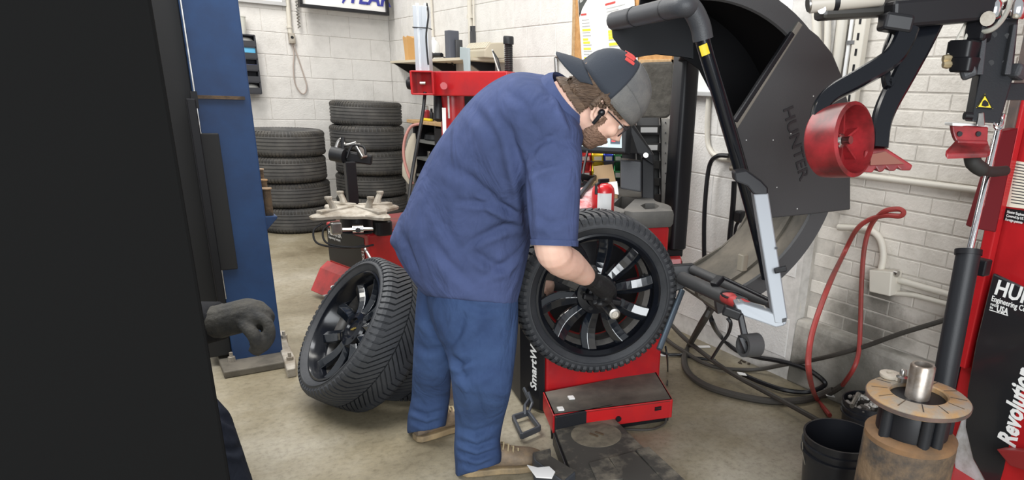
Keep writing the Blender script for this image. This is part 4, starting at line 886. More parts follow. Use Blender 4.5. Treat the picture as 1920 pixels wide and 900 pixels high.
G().prism([RQ(1868, 420, -.02), RQ(1884, 420, -.02), TT(.03, 2.3, -.02) , TT(-.01, 2.3, -.02)], rn * .06).build('guide_rail', M_rail, rc, bevel=.004)
G().prism([TT(-.022, .1), TT(0, .1), TT(0, 2.2), TT(-.022, 2.2)], -rn * .10).build('back_rail', M_black, rc)
pts = [(1866, 511), (1930, 541), (2040, 590), (2040, 990), (1853, 905), (1828, 860), (1814, 800), (1818, 730), (1834, 640)]
panel = G().prism([RQ(x, y, .034) for x, y in pts], rn * .012).build('control_panel', mat('glossy_black_panel', (.014, .015, .017), .25, coat=.5), rc, bevel=.006)
E_ = .0465; up = V(0, 0, 1)
text('HUNTER', 'lettering', M_white, panel, RQ(1863, 550, E_), rt, up, .050, squeeze=.95, bold=.025, shear=.1)
text('Engineering Company', 'lettering', M_white, panel, RQ(1861, 552, E_) - up * .022, rt, up, .019, squeeze=.78, bold=.012)
text('MADE\nIN', 'lettering', M_white, panel, RQ(1857, 572, E_), rt, up, .008, squeeze=1.0)
text('USA', 'lettering', M_white, panel, RQ(1868, 583, E_), rt, up, .022, squeeze=.75, bold=.02)
G().prism([RQ(1855, 580, E_), RQ(1890, 591, E_), RQ(1890, 592.5, E_), RQ(1855, 581.5, E_)], rn * .001).build('underline', M_white, panel)
text('Revolution', 'lettering', M_white, panel, RQ(1902, 841, E_), up, -rt, .066, squeeze=.68, shear=.12, bold=.035)
G().prism([RQ(1914, 735, .0462), RQ(1960, 715, .0462), RQ(1960, 960, .0462), RQ(1858, 960, .0462), RQ(1882, 880, .0462)], rn * .0003).build('red_stripe', M_redc, panel)
G().prism([RQ(1887, 838, .05), RQ(1950, 842, .05), RQ(1950, 880, .05), RQ(1912, 868, .05)], rn * .05).build('pedal_cover', mat('dark_red', (.22, .02, .02), .4), rc, bevel=.004)
lab = G().prism([RQ(1893, 300, .002), RQ(1960, 310, .002), RQ(1950, 395, .002), RQ(1886, 387, .002)], rn * .001).build('instruction_label', mat('cream_label', (.74, .70, .58), .6), rc)
for k in range(14):
    y = 306 + k * 5.6; x = 1902 - k * .5
    G().prism([RQ(x, y, .0035), RQ(1940, y + 6, .0035), RQ(1940, y + 8, .0035), RQ(x, y + 1.7, .0035)], rn * .0004).build('print_line', M_plastic, lab)
bl_ = G().prism([RQ(1885, 390, .002), RQ(1960, 400, .002), RQ(1960, 424, .002), RQ(1882, 412, .002)], rn * .001).build('patent_label', M_black, rc)
text('Hunter Engineering Co\nCovered by US and\nForeign patents', 'lettering', M_white, bl_, RQ(1888, 399, .0035), rt, up, .009, squeeze=.8)
# base with a pale worn corner
base = [RQ(x, y, .03) for x, y in ((1806, 770), (1818, 790), (1826, 850), (1850, 915), (1790, 930), (1786, 830))]
G().prism(base, -rn * .14).build('base_cover', mat('worn_white_base', (.50, .50, .50), .5, col2=(.25, .23, .2), nscale=9), rc, bevel=.01)
G().prism([fl(1768, 868, .02), fl(1800, 876, .02), fl(1830, 930, .02), fl(1760, 940, .02)], (0, 0, .05)).build('base_plate', M_redc, rc, bevel=.006)
# lift cylinder standing left of the column
d = 1.98
G().cyl(at(1816, 474, d), at(1766, 740, d + .06), .034, 20).build('gas_cylinder', M_satin, rc, smooth=True)
G().cyl(at(1816, 468, d), at(1815, 478, d), .038, 20).build('cylinder_cap', M_black, rc, smooth=True)
G().cyl(at(1878, 215, d - .0), at(1818, 470, d), .010, 12).build('piston_rod', M_chrome, rc, smooth=True)
G().box(at(1838, 500, d + .05), (.04, .05, .05)).build('hose_fitting', M_black, rc, bevel=.005)
G().prism([at(1879, 246, d + .10), at(1910, 240, d + .10), at(1868, 436, d + .10), at(1824, 428, d + .10)], nrm(_f) * .05).build('red_shroud', mat('deep_red', (.10, .003, .006), .5, spec=.2), rc, bevel=.004)
# carriage plate
d = 1.86
car = G().prism([at(1848, 30, d), at(1912, 28, d), at(1900, 150, d), at(1876, 232, d), at(1822, 228, d), at(1838, 140, d)], nrm(_f) * .05).build('carriage', M_satin, rc, bevel=.006)
for x0, x1 in ((1850, 1838), (1905, 1890)): G().prism([at(x0 - 4, 45, d - .02), at(x0 + 4, 45, d - .02), at(x1 + 6, 140, d - .02), at(x1 - 6, 140, d - .02)], nrm(_f) * .05).build('slide_rail', M_plastic, car, bevel=.003)
for x, y in ((1864, 65), (1888, 68), (1858, 118), (1884, 118)): G().cyl(at(x, y, d - .002), at(x, y, d + .002), .008, 10).build('bolt', M_black, car)
for s, (xa, ya, xb, yb) in enumerate(((1830, 128, 1800, 140), (1896, 130, 1912, 140))):
    G().bar(at(xa, ya, d - .01), at(xb, yb, d + .01), .05, .04).build('guide_block', M_plastic, car, bevel=.01)
for x, y in ((1862, 18), (1906, 18)): G().lathe([(.020, -.025), (.024, -.02), (.024, .015), (.016, .025), (0, .025)], at(x, y, d - .02), (0, 0, 1), 16).build('cap_nut', M_chrome, car, smooth=True)
G().cyl(at(1852, 35, d - .05), at(1852, 35, d - .01), .019, 16).build('pulley', M_dirtysteel, car, smooth=True)
G().box(at(1835, 58, d), (.05, .06, .06)).build('bumper', M_black, car, bevel=.01)
G().prism([at(1866, 155, d + .02), at(1930, 155, d + .02), at(1930, 188, d + .02), at(1862, 188, d + .02)], nrm(_f) * .08).build('cross_bracket', M_satin, car, bevel=.004)
tc3 = [(1831, 202), (1847, 176), (1862, 204)]
tri = G().prism([at(x, y, d - .003) for x, y in tc3], nrm(_f) * .002).build('warning_triangle', M_yellow, rc)
cx_, cy_ = 1846.7, 194
for i in range(3):
    a, b = tc3[i], tc3[(i + 1) % 3]
    ka, kb = [(cx_ + (p[0] - cx_) * .92, cy_ + (p[1] - cy_) * .92) for p in (a, b)]
    G().bar(at(ka[0], ka[1], d - .004), at(kb[0], kb[1], d - .004), .0025, .002, up=_f2).build('triangle_border', M_black, tri)
G().prism([at(x, y, d - .005) for x, y in ((1841, 198), (1843, 190), (1847, 187), (1853, 192), (1854, 198), (1848, 200))], nrm(_f) * .001).build('pictogram', M_black, tri)
# valve block with brass fittings and thin lines
g = G(); g.rbox(at(1806, 98, d), (.07, .07, .06), r=.012); vb_ = g.build('valve_block', M_black, rc, smooth=True)
G().cyl(at(1808, 82, d), at(1807, 90, d), .028, 16).build('valve_cap', M_satin, vb_, smooth=True)
G().rbox(at(1812, 122, d), (.08, .06, .04), r=.01).build('valve_foot', M_black, vb_, smooth=True)
for y in (110, 121): G().tube([at(1768, y, d), at(1776, y, d), at(1790, y, d)], [.009, .012, .007], 8).build('fitting', mat('brass', (.45, .36, .22), .4, .7) if y == 110 else bpy.data.materials['brass'], vb_, smooth=True)
for (x0, y0), (x1, y1) in (((1775, 108), (1822, 22)), ((1806, 82), (1830, 22))): G().cyl(at(x0, y0, d), at(x1, y1, d + .02), .004, 6).build('air_line', M_conduit, rc, smooth=True)
G().tube(spl([at(1826, 22, d), at(1838, 56, d - .02), at(1860, 55, d - .04), at(1880, 36, d - .04), at(1893, 8, d - .04), at(1896, -20, d - .04)], 6), .007, 8).build('grey_hose', mat('translucent_hose', (.32, .31, .27), .4), rc, smooth=True)
G().tube(spl([at(1830, 4, d), at(1860, 8, d - .03), at(1886, -2, d - .03)], 6), .007, 8).build('white_hose', M_conduit, rc, smooth=True)
# red clamp shoe under the carriage
sh_ = thing  # (parts of the changer)
shoe = G().prism([at(x, y, d + .01) for x, y in ((1785, 234), (1854, 238), (1852, 268), (1794, 266), (1790, 258), (1787, 248))], nrm(_f) * .02).build('clamp_shoe', M_redplas, rc, bevel=.004)
G().prism([at(1792, 262, d + .012), at(1853, 266, d + .012), at(1858, 283, d - .05), at(1852, 288, d - .052), at(1776, 290, d - .052), at(1773, 283, d - .05)], V(0, 0, -.012)).build('shoe_lip', M_redplas, shoe, bevel=.004)
G().bar(at(1794, 266, d + .002), at(1851, 268, d + .002), .012, .012).build('shoe_bend', M_redplas, shoe, bevel=.004)
for x in (1799, 1834):
    p = at(x, 251, d + .008); G().cyl(p - nrm(_f) * .004, p + nrm(_f) * .01, .007, 12).build('bolt_hole', M_black, shoe)
G().prism([at(1786, 230, d), at(1860, 234, d + .04), at(1860, 239, d + .04), at(1786, 236, d)], nrm(_f) * .05).build('white_pad', M_white, shoe, bevel=.002)
G().prism([at(1836, 212, d - .005), at(1846, 210, d - .005), at(1848, 236, d - .005), at(1831, 236, d - .005)], nrm(_f) * .012).build('steel_tongue', M_steel, shoe, bevel=.003)
G().cyl(at(1808, 217, d), at(1822, 218, d), .011, 10).build('side_pin', M_black, rc, smooth=True)
sp_ = [at(1872 + 9 * math.cos(a), 224 + 12 * math.sin(a) + a * .6, d + .0 + a * .0012) for a in [k * PI / 6 for k in range(37)]]
G().tube(sp_, .0022, 6).build('coil_spring', M_chrome, rc, smooth=True)
G().tube(spl([at(1822, 289, d + .02), at(1826, 306, d + .02), at(1842, 318, d + .03), at(1862, 322, d + .06), at(1885, 320, d + .1)], 6), [.022] * 7 + [.021] * 6 + [.015] * 12, 12).build('rubber_elbow', mat('rubber_sleeve', (.02, .019, .017), .7), rc, smooth=True)
# upper tool arms
d = 1.80
G().cyl(at(1518, 8, d), at(1654, -6, d + .0), .023, 18).build('air_cylinder', mat('beige_cylinder', (.52, .48, .42), .4), rc, smooth=True)
for x in (1566,): G().cyl(at(x - 5, 2.8, d), at(x + 5, 2, d), .0245, 18).build('cylinder_band', M_black, rc, smooth=True)
G().cyl(at(1514, 9, d), at(1522, 7.5, d), .019, 14).build('cylinder_end', M_steel, rc, smooth=True)
G().bar(at(1533, 22, d + .03), at(1880, 4, d + .10), .07, .045).build('tool_beam', mat('beam_black', (.035, .032, .028), .4), rc, bevel=.012)
G().cyl(at(1541, 18, d - .01), at(1541, 18, d + .02), .011, 10).build('beam_pin', M_steel, rc, smooth=True)
G().bar(at(1660, 30, d + .02), at(1850, 14, d + .06), .09, .07).build('tool_head', M_black, rc, bevel=.01)
G().bar(at(1652, 40, d), at(1705, 48, d), .07, .045).build('tool_hinge', M_black, rc, bevel=.008)
def flatarm(name, pts, w, th, m, dd):
    P = [at(x, y, dd) for x, y in pts]; P = spl(P, 5); rg = []; nv = nrm(_f2)
    for i in range(len(P)):
        t = nrm(P[min(i + 1, len(P) - 1)] - P[max(i - 1, 0)]); s = nrm(np.cross(t, nv)); ww = w[0] + (w[1] - w[0]) * i / (len(P) - 1)
        q = []
        for a, b in ((-1, -.6), (-.8, -1), (.8, -1), (1, -.6), (1, .6), (.8, 1), (-.8, 1), (-1, .6)): q.append(P[i] + s * a * ww / 2 + nv * b * th / 2)
        rg.append(q)
    return G().loft(rg).build(name, m, rc, smooth=True, angle=.5)
flatarm('roller_arm', [(1700, 52), (1690, 80), (1668, 112), (1610, 148), (1560, 176), (1540, 198), (1532, 232), (1528, 268)], (.060, .034), .045, M_gloss, d)
flatarm('arm_web', [(1676, 60), (1664, 90), (1660, 130), (1664, 160), (1672, 150)], (.022, .018), .03, M_gloss, d + .05)
flatarm('hook_arm', [(1752, 20), (1722, 84), (1690, 146), (1664, 196), (1652, 232), (1648, 278)], (.075, .045), .04, M_gloss, d + .07)
# red bead roller: shallow dish with spokes, facing right
rcn = at(1578, 264, d + .0); ra = nrm(_r3 * .62 - _f2 * .75 - _u3 * .12)
R_ = .098
rol = G().lathe([(R_ * .90, .045), (R_, .04), (R_ * 1.0, -.01), (R_ * .97, -.05), (R_ * .90, -.058), (R_ * .3, -.058), (R_ * .3, -.04), (R_ * .80, -.03), (R_ * .86, .03)], rcn, ra, 40, closed=True).build('bead_roller', M_redplas, rc, smooth=True, angle=.6)
G().lathe([(.0, -.045), (R_ * .86, -.045), (R_ * .86, -.03), (R_ * .25, -.012), (0, -.012)], rcn, ra, 40).build('roller_dish', M_redplas, rol, smooth=True)
Rr = frame(ra)
for k in range(6):
    a = k * PI / 3 + .4; dvec = Rr @ V(math.cos(a), math.sin(a), 0); G().bar(rcn + dvec * .018 - ra * .010, rcn + dvec * R_ * .86 - ra * .012, .006, .03, up=ra).build('roller_rib', M_redplas, rol)
G().lathe([(.020, -.02), (.020, .0), (.011, .004), (.011, .028), (0, .028)], rcn, ra, 14).build('axle_nut', M_steel, rol, smooth=True)
# red toothed hook
hk = [(1622, 282), (1664, 279), (1712, 310), (1708, 320), (1690, 320), (1684, 314), (1678, 321), (1668, 321), (1662, 314), (1656, 322), (1648, 323), (1643, 315), (1636, 324), (1604, 322), (1618, 312)]
g = G().prism([at(x, y, d + .03) for x, y in hk], nrm(_f) * .05); hook = g.build('bead_hook', M_redplas, rc, bevel=.004)
G().prism([at(x, y, d + .024) for x, y in ((1633, 290), (1660, 284), (1696, 307), (1632, 310))], nrm(_f) * .004).build('hook_pocket', mat('worn_hook', (.22, .075, .05), .6), hook)

# ================================================================ centre clamp pedestal
ctr = fl(1722, 745, .60); ctr = at(1722, 738, 1.74)
pz = ctr[2]
ped_ = thing('clamp_pedestal', 'Rusty round clamp pedestal with slotted flange standing beside the red changer', 'pedestal', (ctr[0], ctr[1], 0))
o = V(ctr[0], ctr[1], 0)
G().lathe([(.15, 0), (.146, .02), (.122, .06), (.116, pz - .13), (.112, pz - .125), (.095, pz - .12), (0, pz - .12)], o, seg=48).build('body', M_rust, ped_, smooth=True)
G().lathe([(.115, pz - .135), (.116, pz - .115), (.104, pz - .105), (.085, pz - .105)], o, seg=48).build('rust_ring', mat('ring_rust', (.22, .12, .055), .8, .1, col2=(.13, .08, .045), nscale=10), ped_, smooth=True)
G().lathe([(.090, pz - .13), (.090, pz - .02), (.085, pz - .012), (0, pz - .012)], o, seg=40).build('black_collar', M_black, ped_, smooth=True)
for a in (2.9, -.7, 4.0, -1.9):
    q = o + V(math.cos(a), math.sin(a), 0) * .092; G().cyl(q + V(0, 0, pz - .14), q + V(0, 0, pz - .02), .015, 12).build('guide_post', M_satin, ped_, smooth=True)
fr = G().lathe([(.070, pz - .012), (.122, pz - .022), (.128, pz - .016), (.128, pz - .006), (.120, pz), (.074, pz + .003), (.070, pz)], o, seg=56, closed=True).build('flange', mat('worn_flange', (.36, .22, .10), .7, .15, col2=(.27, .235, .19), nscale=12, lo=.42, hi=.58, bump=.3, bscale=60), ped_, smooth=True)
G().lathe([(.074, pz - .10), (.074, pz - .02), (.070, pz - .02), (.070, pz - .10)], o, seg=40, closed=True).build('bore', M_dirtysteel, ped_, smooth=True)
G().lathe([(.129, pz - .018), (.130, pz - .008), (.1275, pz - .008), (.1275, pz - .018)], o, seg=56, closed=True).build('flange_edge', M_rail, fr, smooth=True)
for k in range(12):
    a = 2 * PI * k / 12 + .12; dv = V(math.cos(a), math.sin(a), 0); G().bar(o + dv * .076 + V(0, 0, pz + .002), o + dv * .116 + V(0, 0, pz - .0), .0022, .003).build('slot', M_rust, fr)
sh2 = o + V(.004, .004, 0)
G().lathe([(.031, pz - .1), (.031, pz + .075), (.028, pz + .08), (.022, pz + .08), (.022, pz + .04), (0, pz + .04)], sh2, seg=28).build('centre_shaft', mat('scuffed_steel', (.48, .45, .42), .35, .8, col2=(.22, .16, .11), nscale=8), ped_, smooth=True)
q = fl(1668, 708, pz)
pn = G(); pn.lathe([(.026, 0), (.028, .004), (.028, .010), (.012, .012), (.012, .006), (0, .006)], V(q[0], q[1], pz + .003), seg=20); pn.build('eye_plate', mat('dull_cream_steel', (.55, .5, .42), .5, .3), ped_, smooth=True)
q2 = fl(1690, 716, pz)
G().lathe([(.016, 0), (.016, .012), (.009, .016), (.009, .03), (.006, .034), (0, .034)], V(q2[0], q2[1], pz + .003), seg=14).build('pin', M_steel, ped_, smooth=True)
G().bar(V(q[0], q[1], pz + .008), V(q2[0], q2[1], pz + .008), .03, .008).build('eye_link', mat('dull_cream_link', (.52, .47, .40), .5, .3), ped_)

# ================================================================ buckets
M_bucket = mat('black_bucket_plastic', (.012, .013, .017), .35)
def bucket(lab, c, r, h, fill=None):
    b = thing('bucket', lab, 'bucket', c)
    G().lathe([(r * .84, 0), (r * .95, h * .72), (r * 1.03, h * .73), (r * 1.03, h * .76), (r * .965, h * .77), (r * .97, h * .84), (r * 1.03, h * .85), (r * 1.03, h * .88), (r * .98, h * .89), (r * .985, h * .975), (r * 1.02, h * .98), (r * 1.02, h), (r * .965, h), (r * .82, .006), (0, .006), (0, 0)], V(*c) + V(0, 0, .001), seg=48).build('bucket_shell', M_bucket, b, smooth=True, angle=.6)
    return b
bh = .25; bc = fl(1577, 816, bh); br1 = bucket('Larger empty black bucket in front of the rusty pedestal', (bc[0], bc[1], 0), .126, bh)
hl = [V(bc[0], bc[1], bh * .87) + _r * -.13 * math.cos(a) + (-_f * .8) * .13 * math.sin(a) * .3 + V(0, 0, -.17 * math.sin(a)) for a in [PI * k / 14 for k in range(8)]]
G().tube(hl, .0025, 6).build('wire_handle', M_steel, br1, smooth=True)
bh = .20; b2 = fl(1628, 752, bh); br2 = bucket('Smaller black bucket filled with old wheel weights behind the pedestal', (b2[0], b2[1], 0), .10, bh)
M_w1 = mat('dull_lead', (.34, .32, .30), .5, .4); M_w2 = mat('pale_weight', (.56, .54, .5), .5, .3); M_w3 = mat('dark_weight', (.10, .09, .08), .5, .3)
G().lathe([(0, .12), (.09, .12), (.09, .165), (0, .18)], V(b2[0], b2[1], 0), seg=24).build('weight_heap', M_w3, br2)
rw = random.Random(3); wm = {}
for k in range(46):
    a = rw.uniform(0, 2 * PI); rr = .085 * math.sqrt(rw.random()); z = .183 + .022 * (1 - rr / .085) + rw.uniform(0, .012)
    R = np.array(Matrix.Rotation(rw.uniform(0, PI), 3, 'Z') @ Matrix.Rotation(rw.uniform(-.5, .5), 3, 'X'))
    m = (M_w1, M_w2, M_w3)[k % 3]
    o_ = G().rbox(V(b2[0] + rr * math.cos(a), b2[1] + rr * math.sin(a), z), (rw.uniform(.02, .045), .014, .010), R, r=.004, n=1).build('wheel_weight', m)
    tag(o_, ('Dull lead grey', 'Pale whitish', 'Dark nearly black')[k % 3] + ' clip wheel weight in the heap filling the smaller black bucket', 'wheel weight', 'wheel weights in the smaller bucket')
tag(G().tube([V(b2[0] - .11, b2[1] + .0, .205), V(b2[0] + .0, b2[1] + .05, .212)], .010, 8).build('chrome_tool', M_steel, smooth=True), 'Pale metal rod lying across the rim of the weight bucket', 'rod')

# ================================================================ wall fittings on the right
def pipe(lab, pts, r, X, name='conduit', m=None, cat='conduit', n=6):
    P = [wx(x, y, X) for x, y in pts]; t = thing(name, lab, cat, P[0]); G().tube(spl(P, n) if len(P) > 2 else P, r, 12).build('pipe', m or M_conduit, t, smooth=True); return t
t = pipe('Long straight conduit crossing the brick wall behind the red roller', [(1500, 314), (1600, 328), (1700, 340), (1850, 359)], .013, WC - .02)
jb = thing('junction_box', 'Square painted junction box on the brick wall beside the red hose', 'junction box', wx(1655, 530, WC - .04))
G().prism([wx(x, y, WC - .085) for x, y in ((1629, 506), (1672, 510), (1668, 556), (1629, 547))], (.08, 0, 0)).build('box', M_conduit, jb, bevel=.005)
G().cyl(wx(1677, 512, WC - .06), wx(1684, 514, WC - .06), .014, 10).build('connector', M_steel, jb, smooth=True)
pipe('Curved conduit rising from the top of the junction box', [(1652, 506), (1656, 478), (1650, 448), (1630, 431), (1600, 428), (1572, 426)], .015, WC - .03)
pipe('Upper straight conduit leaving the junction box toward the black cylinder', [(1672, 521), (1740, 541), (1850, 572)], .014, WC - .03)
pipe('Lower bent conduit leaving the junction box toward the black cylinder', [(1668, 549), (1710, 553), (1740, 560), (1770, 568), (1850, 588)], .011, WC - .03)
pipe('Short white pipe elbow just above the concrete foot at the wall corner', [(1498, 500), (1497, 560), (1493, 588), (1488, 592)], .017, WC - .04)
pipe('Curved white conduit below the whiteboard on the block wall', [(1329, 178), (1326, 250), (1331, 280), (1350, 296), (1400, 302)], .014, WB - .02)
pipe('Wide white riser pipe leftmost at the end of the block wall', [(1528, -40), (1531, 40), (1533, 110)], .020, WB - .03)
pipe('Second white riser pipe at the wall end, beside the leftmost one', [(1552, -40), (1552, 40), (1550, 110)], .014, WB - .02)
pipe('Broad painted riser pipe on the brick wall beside the crack', [(1584, 0), (1576, 70), (1566, 140), (1560, 190)], .024, WC - .04)
t = pipe('Bright slim conduit between the broad riser and the slotted channel', [(1603, 0), (1595, 60), (1585, 130), (1577, 190)], .009, WC - .03, m=M_white)
G().box(wx(1598, 80, WC - .03), (.03, .04, .015)).build('strap', M_steel, t)
us = thing('slotted_channel', 'Vertical painted slotted steel channel on the brick wall', 'channel', wx(1610, 100, WC - .03))
a, b_ = wx(1624, -20, WC - .025), wx(1590, 250, WC - .025); c_ = V(a[0], (a[1] + b_[1]) / 2, 0)
G().box(V(WC - .025, c_[1], 1.55), (.035, .055, 1.3)).build('channel', M_conduit, us, bevel=.004)
for k in range(18): G().box(V(WC - .043, c_[1], 1.0 + k * .062), (.003, .010, .028)).build('slot', M_black, us)
# cork board with posters, whiteboard
M_cork = mat('cork', (.56, .30, .11), .8, col2=(.42, .21, .07), nscale=30)
ck0, ck1 = wx(1076, 60, WB - .02), wx(1262, 112, WB - .02)
zc0 = wx(1230, 122, WB - .02)[2]
cork = thing('cork_board', 'Orange brown cork board with posters on the block wall', 'board', V(WB - .02, (ck0[1] + ck1[1]) / 2, zc0))
G().prism([V(WB - .03, ck0[1], zc0), V(WB - .03, ck1[1], zc0), V(WB - .03, ck1[1], 2.35), V(WB - .03, ck0[1], 2.35)], (.024, 0, 0)).build('cork_panel', M_cork, cork)
G().prism([V(WB - .036, ck0[1], zc0), V(WB - .036, ck0[1] - .035, zc0), V(WB - .036, ck0[1] - .035, 2.35), V(WB - .036, ck0[1], 2.35)], (.03, 0, 0)).build('side_rail', M_wood, cork, bevel=.003)
G().prism([V(WB - .036, ck0[1], zc0), V(WB - .036, ck1[1], zc0), V(WB - .036, ck1[1], zc0 + .03), V(WB - .036, ck0[1], zc0 + .03)], (.03, 0, 0)).build('bottom_rail', M_wood, cork, bevel=.003)
def poster(lab, pts, e, rows, headc):
    X = WB - .033 - e; ps = thing('poster', lab, 'poster', wx(*pts[0], X))
    q = [wx(x, y, X) for x, y in pts]; G().prism(q, (.0015, 0, 0)).build('sheet', M_paper, ps)
    def L(u, v, ee=.001): return (q[0] * (1 - u) * (1 - v) + q[1] * u * (1 - v) + q[2] * u * v + q[3] * (1 - u) * v) - V(ee, 0, 0)
    for u0, v0, u1, v1, m in rows: G().prism([L(u0, v0), L(u1, v0), L(u1, v1), L(u0, v1)], (.0006, 0, 0)).build('print_block', m, ps)
    return ps, L
M_yhl = mat('yellow_marker', (.80, .70, .05), .7); M_grey_t = mat('grey_print', (.45, .45, .44), .7); M_red_t = mat('red_print', (.55, .06, .05), .7); M_dkp = mat('dark_print', (.06, .065, .06), .6)
rows = []
rv = random.Random(5)
for k in range(15):
    v = .34 + k * .042; m = M_yhl if k in (3, 6, 7, 9, 12) else M_grey_t
    rows.append((.10, v, .10 + rv.uniform(.2, .33), v + (.03 if m is M_yhl else .014), m))
rows += [(.08, .26, .3, .285, M_red_t)]
p1, L1 = poster('Left poster on the cork board with a black arched heading', [(1083, -10), (1132, -18), (1142, 130), (1092, 128)], .004, rows, None)
ah = [L1(.02, .30, .002)] + [L1(.02 + .96 * u, .26 - .30 * math.sin(u * PI * .55), .002) for u in [k / 8 for k in range(9)]] + [L1(.98, -.25, .002), L1(.2, -.25, .002), L1(.02, .10, .002)]
G().prism(ah, (.0006, 0, 0)).build('dark_heading', M_dkp, p1)
text('HELP PROTECT', 'lettering', M_white, p1, L1(.10, .12, .003), nrm(L1(.9, -.06, 0) - L1(.1, .13, 0)), nrm(np.cross(V(-1, 0, 0), nrm(L1(.9, -.06, 0) - L1(.1, .13, 0)))), .022, squeeze=.6)
rows = [(.05, .10, .40, .13, M_red_t)]
for k in range(17):
    v = .17 + k * .046; m = M_yhl if k in (4, 7, 8, 9, 11, 14, 15) else M_grey_t
    rows.append((.08, v, .08 + rv.uniform(.4, .8), v + (.042 if m is M_yhl else .016), m))
poster('Right poster on the cork board with yellow marked lines and a red title', [(1131, -5), (1188, -22), (1196, 120), (1141, 122)], .008, rows, None)
wbp = [wx(x, y, WB - .02) for x, y in ((1262, 60), (1352, 60), (1352, 178), (1262, 172))]
wz = wx(1320, 176, WB - .02)[2]
wbd = thing('whiteboard', 'Whiteboard with grey tray rail partly hidden behind the hood', 'whiteboard', V(WB - .02, wbp[0][1], wz))
y0_, y1_ = wx(1266, 130, WB - .02)[1], wx(1400, 170, WB - .02)[1]
G().prism([V(WB - .03, y0_, wz), V(WB - .03, y1_, wz), V(WB - .03, y1_, 2.3), V(WB - .03, y0_, 2.3)], (.025, 0, 0)).build('panel', M_white, wbd, bevel=.003)
G().prism([V(WB - .055, y0_, wz - .012), V(WB - .055, y1_, wz - .012), V(WB - .055, y1_, wz + .012), V(WB - .055, y0_, wz + .012)], (.045, 0, 0)).build('tray_rail', mat('grey_rail', (.45, .45, .44), .4), wbd, bevel=.004)
# grey foam pad hanging in front of the board
fd = 3.60
pad_c = [at(x, y, fd) for x, y in ((1196, 125), (1204, 117), (1230, 116), (1262, 115), (1263, 175), (1258, 215), (1250, 222), (1205, 221), (1196, 216))]
pad = G().prism(pad_c, nrm(_f) * .05).build('foam_pad', mat('dark_felt', (.055, .050, .042), .95, col2=(.085, .078, .066), nscale=20, bump=.9, bscale=22), bevel=.012)
tag(pad, 'Dark grey textured seat back standing behind the worker\'s cap', 'seat back')
# parts bins: black column of bins on a grey upright and the coloured rows left of it
rk = thing('bin_rack', 'Grey perforated bin rack upright behind the balancer monitor', 'rack', at(1248, 390, 3.5))
G().prism([at(1240, 222, 3.5), at(1257, 222, 3.5), at(1257, 400, 3.5), at(1240, 400, 3.5)], nrm(_f) * .03).build('upright', mat('grey_upright', (.24, .23, .21), .6, col2=(.15, .14, .12), nscale=9), rk, bevel=.003)
G().prism([at(1070, 215, 3.66), at(1240, 215, 3.66), at(1240, 420, 3.66), at(1070, 420, 3.66)], nrm(_f) * .02).build('back_panel', M_black, rk)
for k in range(9): G().cyl(at(1248, 230 + k * 19, 3.499), at(1248, 230 + k * 19, 3.495), .004, 8).build('hole', M_black, rk)
def bin_(x0, y0, x1, y1, d, m, lab, group, label=True):
    b = thing('parts_bin', lab, 'bin', at((x0 + x1) / 2, y1, d), group)
    f = nrm(_f); xs = (x1 - x0)
    def q(x, y, dz): return at(x, y, d) + f * dz
    G().prism([q(x0, y1, 0), q(x1, y1, 0), q(x1, y0 + (y1 - y0) * .45, -.03), q(x0, y0 + (y1 - y0) * .45, -.03)], f * .006).build('front', m, b)
    for x in (x0, x1 - 2): G().loft([[q(x, y1, 0), q(x, y0 + (y1 - y0) * .45, -.03), q(x, y0, .03), q(x, y0, .13), q(x, y1, .13)], [q(x + 2, y1, 0), q(x + 2, y0 + (y1 - y0) * .45, -.03), q(x + 2, y0, .03), q(x + 2, y0, .13), q(x + 2, y1, .13)]]).build('side', m, b)
    G().prism([q(x0, y1, 0), q(x1, y1, 0), q(x1, y1, .13), q(x0, y1, .13)], (0, 0, .004)).build('bottom', m, b)
    G().prism([q(x0, y0, .126), q(x1, y0, .126), q(x1, y1, .126), q(x0, y1, .126)], f * .004).build('back', m, b)
    if label:
        yl0, yl1 = y0 + (y1 - y0) * .58, y1 - (y1 - y0) * .06
        G().prism([q(x0 + xs * .2, yl1, -.004), q(x1 - xs * .12, yl1, -.004), q(x1 - xs * .12, yl0, -.026), q(x0 + xs * .2, yl0, -.026)], -f * .002).build('bin_label', M_paper, b)
    return b
cols = {'red': (.55, .03, .025), 'yellow': (.75, .58, .03), 'blue': (.03, .07, .45), 'green': (.03, .22, .07), 'orange': (.75, .14, .02), 'black': (.035, .034, .033)}
MB_ = {k: mat(k + '_bin_plastic', v, .45) for k, v in cols.items()}
for i, (x0, x1, c) in enumerate(((1088, 1108, 'red'), (1110, 1131, 'yellow'), (1132, 1150, 'blue'), (1151, 1166, 'green'))):
    bin_(x0, 280, x1, 302, 3.46, MB_[c], '%s parts bin in the upper coloured row below the monitor' % c.capitalize(), 'coloured bins in the upper row')
    if c != 'blue': bin_(x0, 308, x1, 334, 3.46, MB_[c], '%s parts bin in the lower coloured row behind the cardboard' % c.capitalize(), 'coloured bins in the lower row')
for i, y in enumerate((222, 255, 288, 320, 350)):
    bin_(1192, y, 1238, y + 28, 3.44, MB_['black'], '%s black parts bin in the column beside the grey upright' % ('Topmost', 'Second from the top', 'Middle', 'Second from the bottom', 'Lowest')[i], 'black bins by the grey upright', i < 2)
bin_(1170, 219, 1190, 248, 3.5, MB_['orange'], 'Orange parts bin left of the topmost black bin', 'orange bins', True)
bin_(1172, 250, 1190, 272, 3.5, MB_['orange'], 'Lower orange parts bin left of the second black bin', 'orange bins', False)
tag(G().tube([wx(1046, 200, WB - .022), wx(1042, 108, WB - .022), wx(1048, 106, WB - .022), wx(1074, 130, WB - .022)], .014, 8).build('bracket_bar', M_steel, smooth=True), 'Bent grey metal bar poking up behind the worker\'s collar', 'bar')

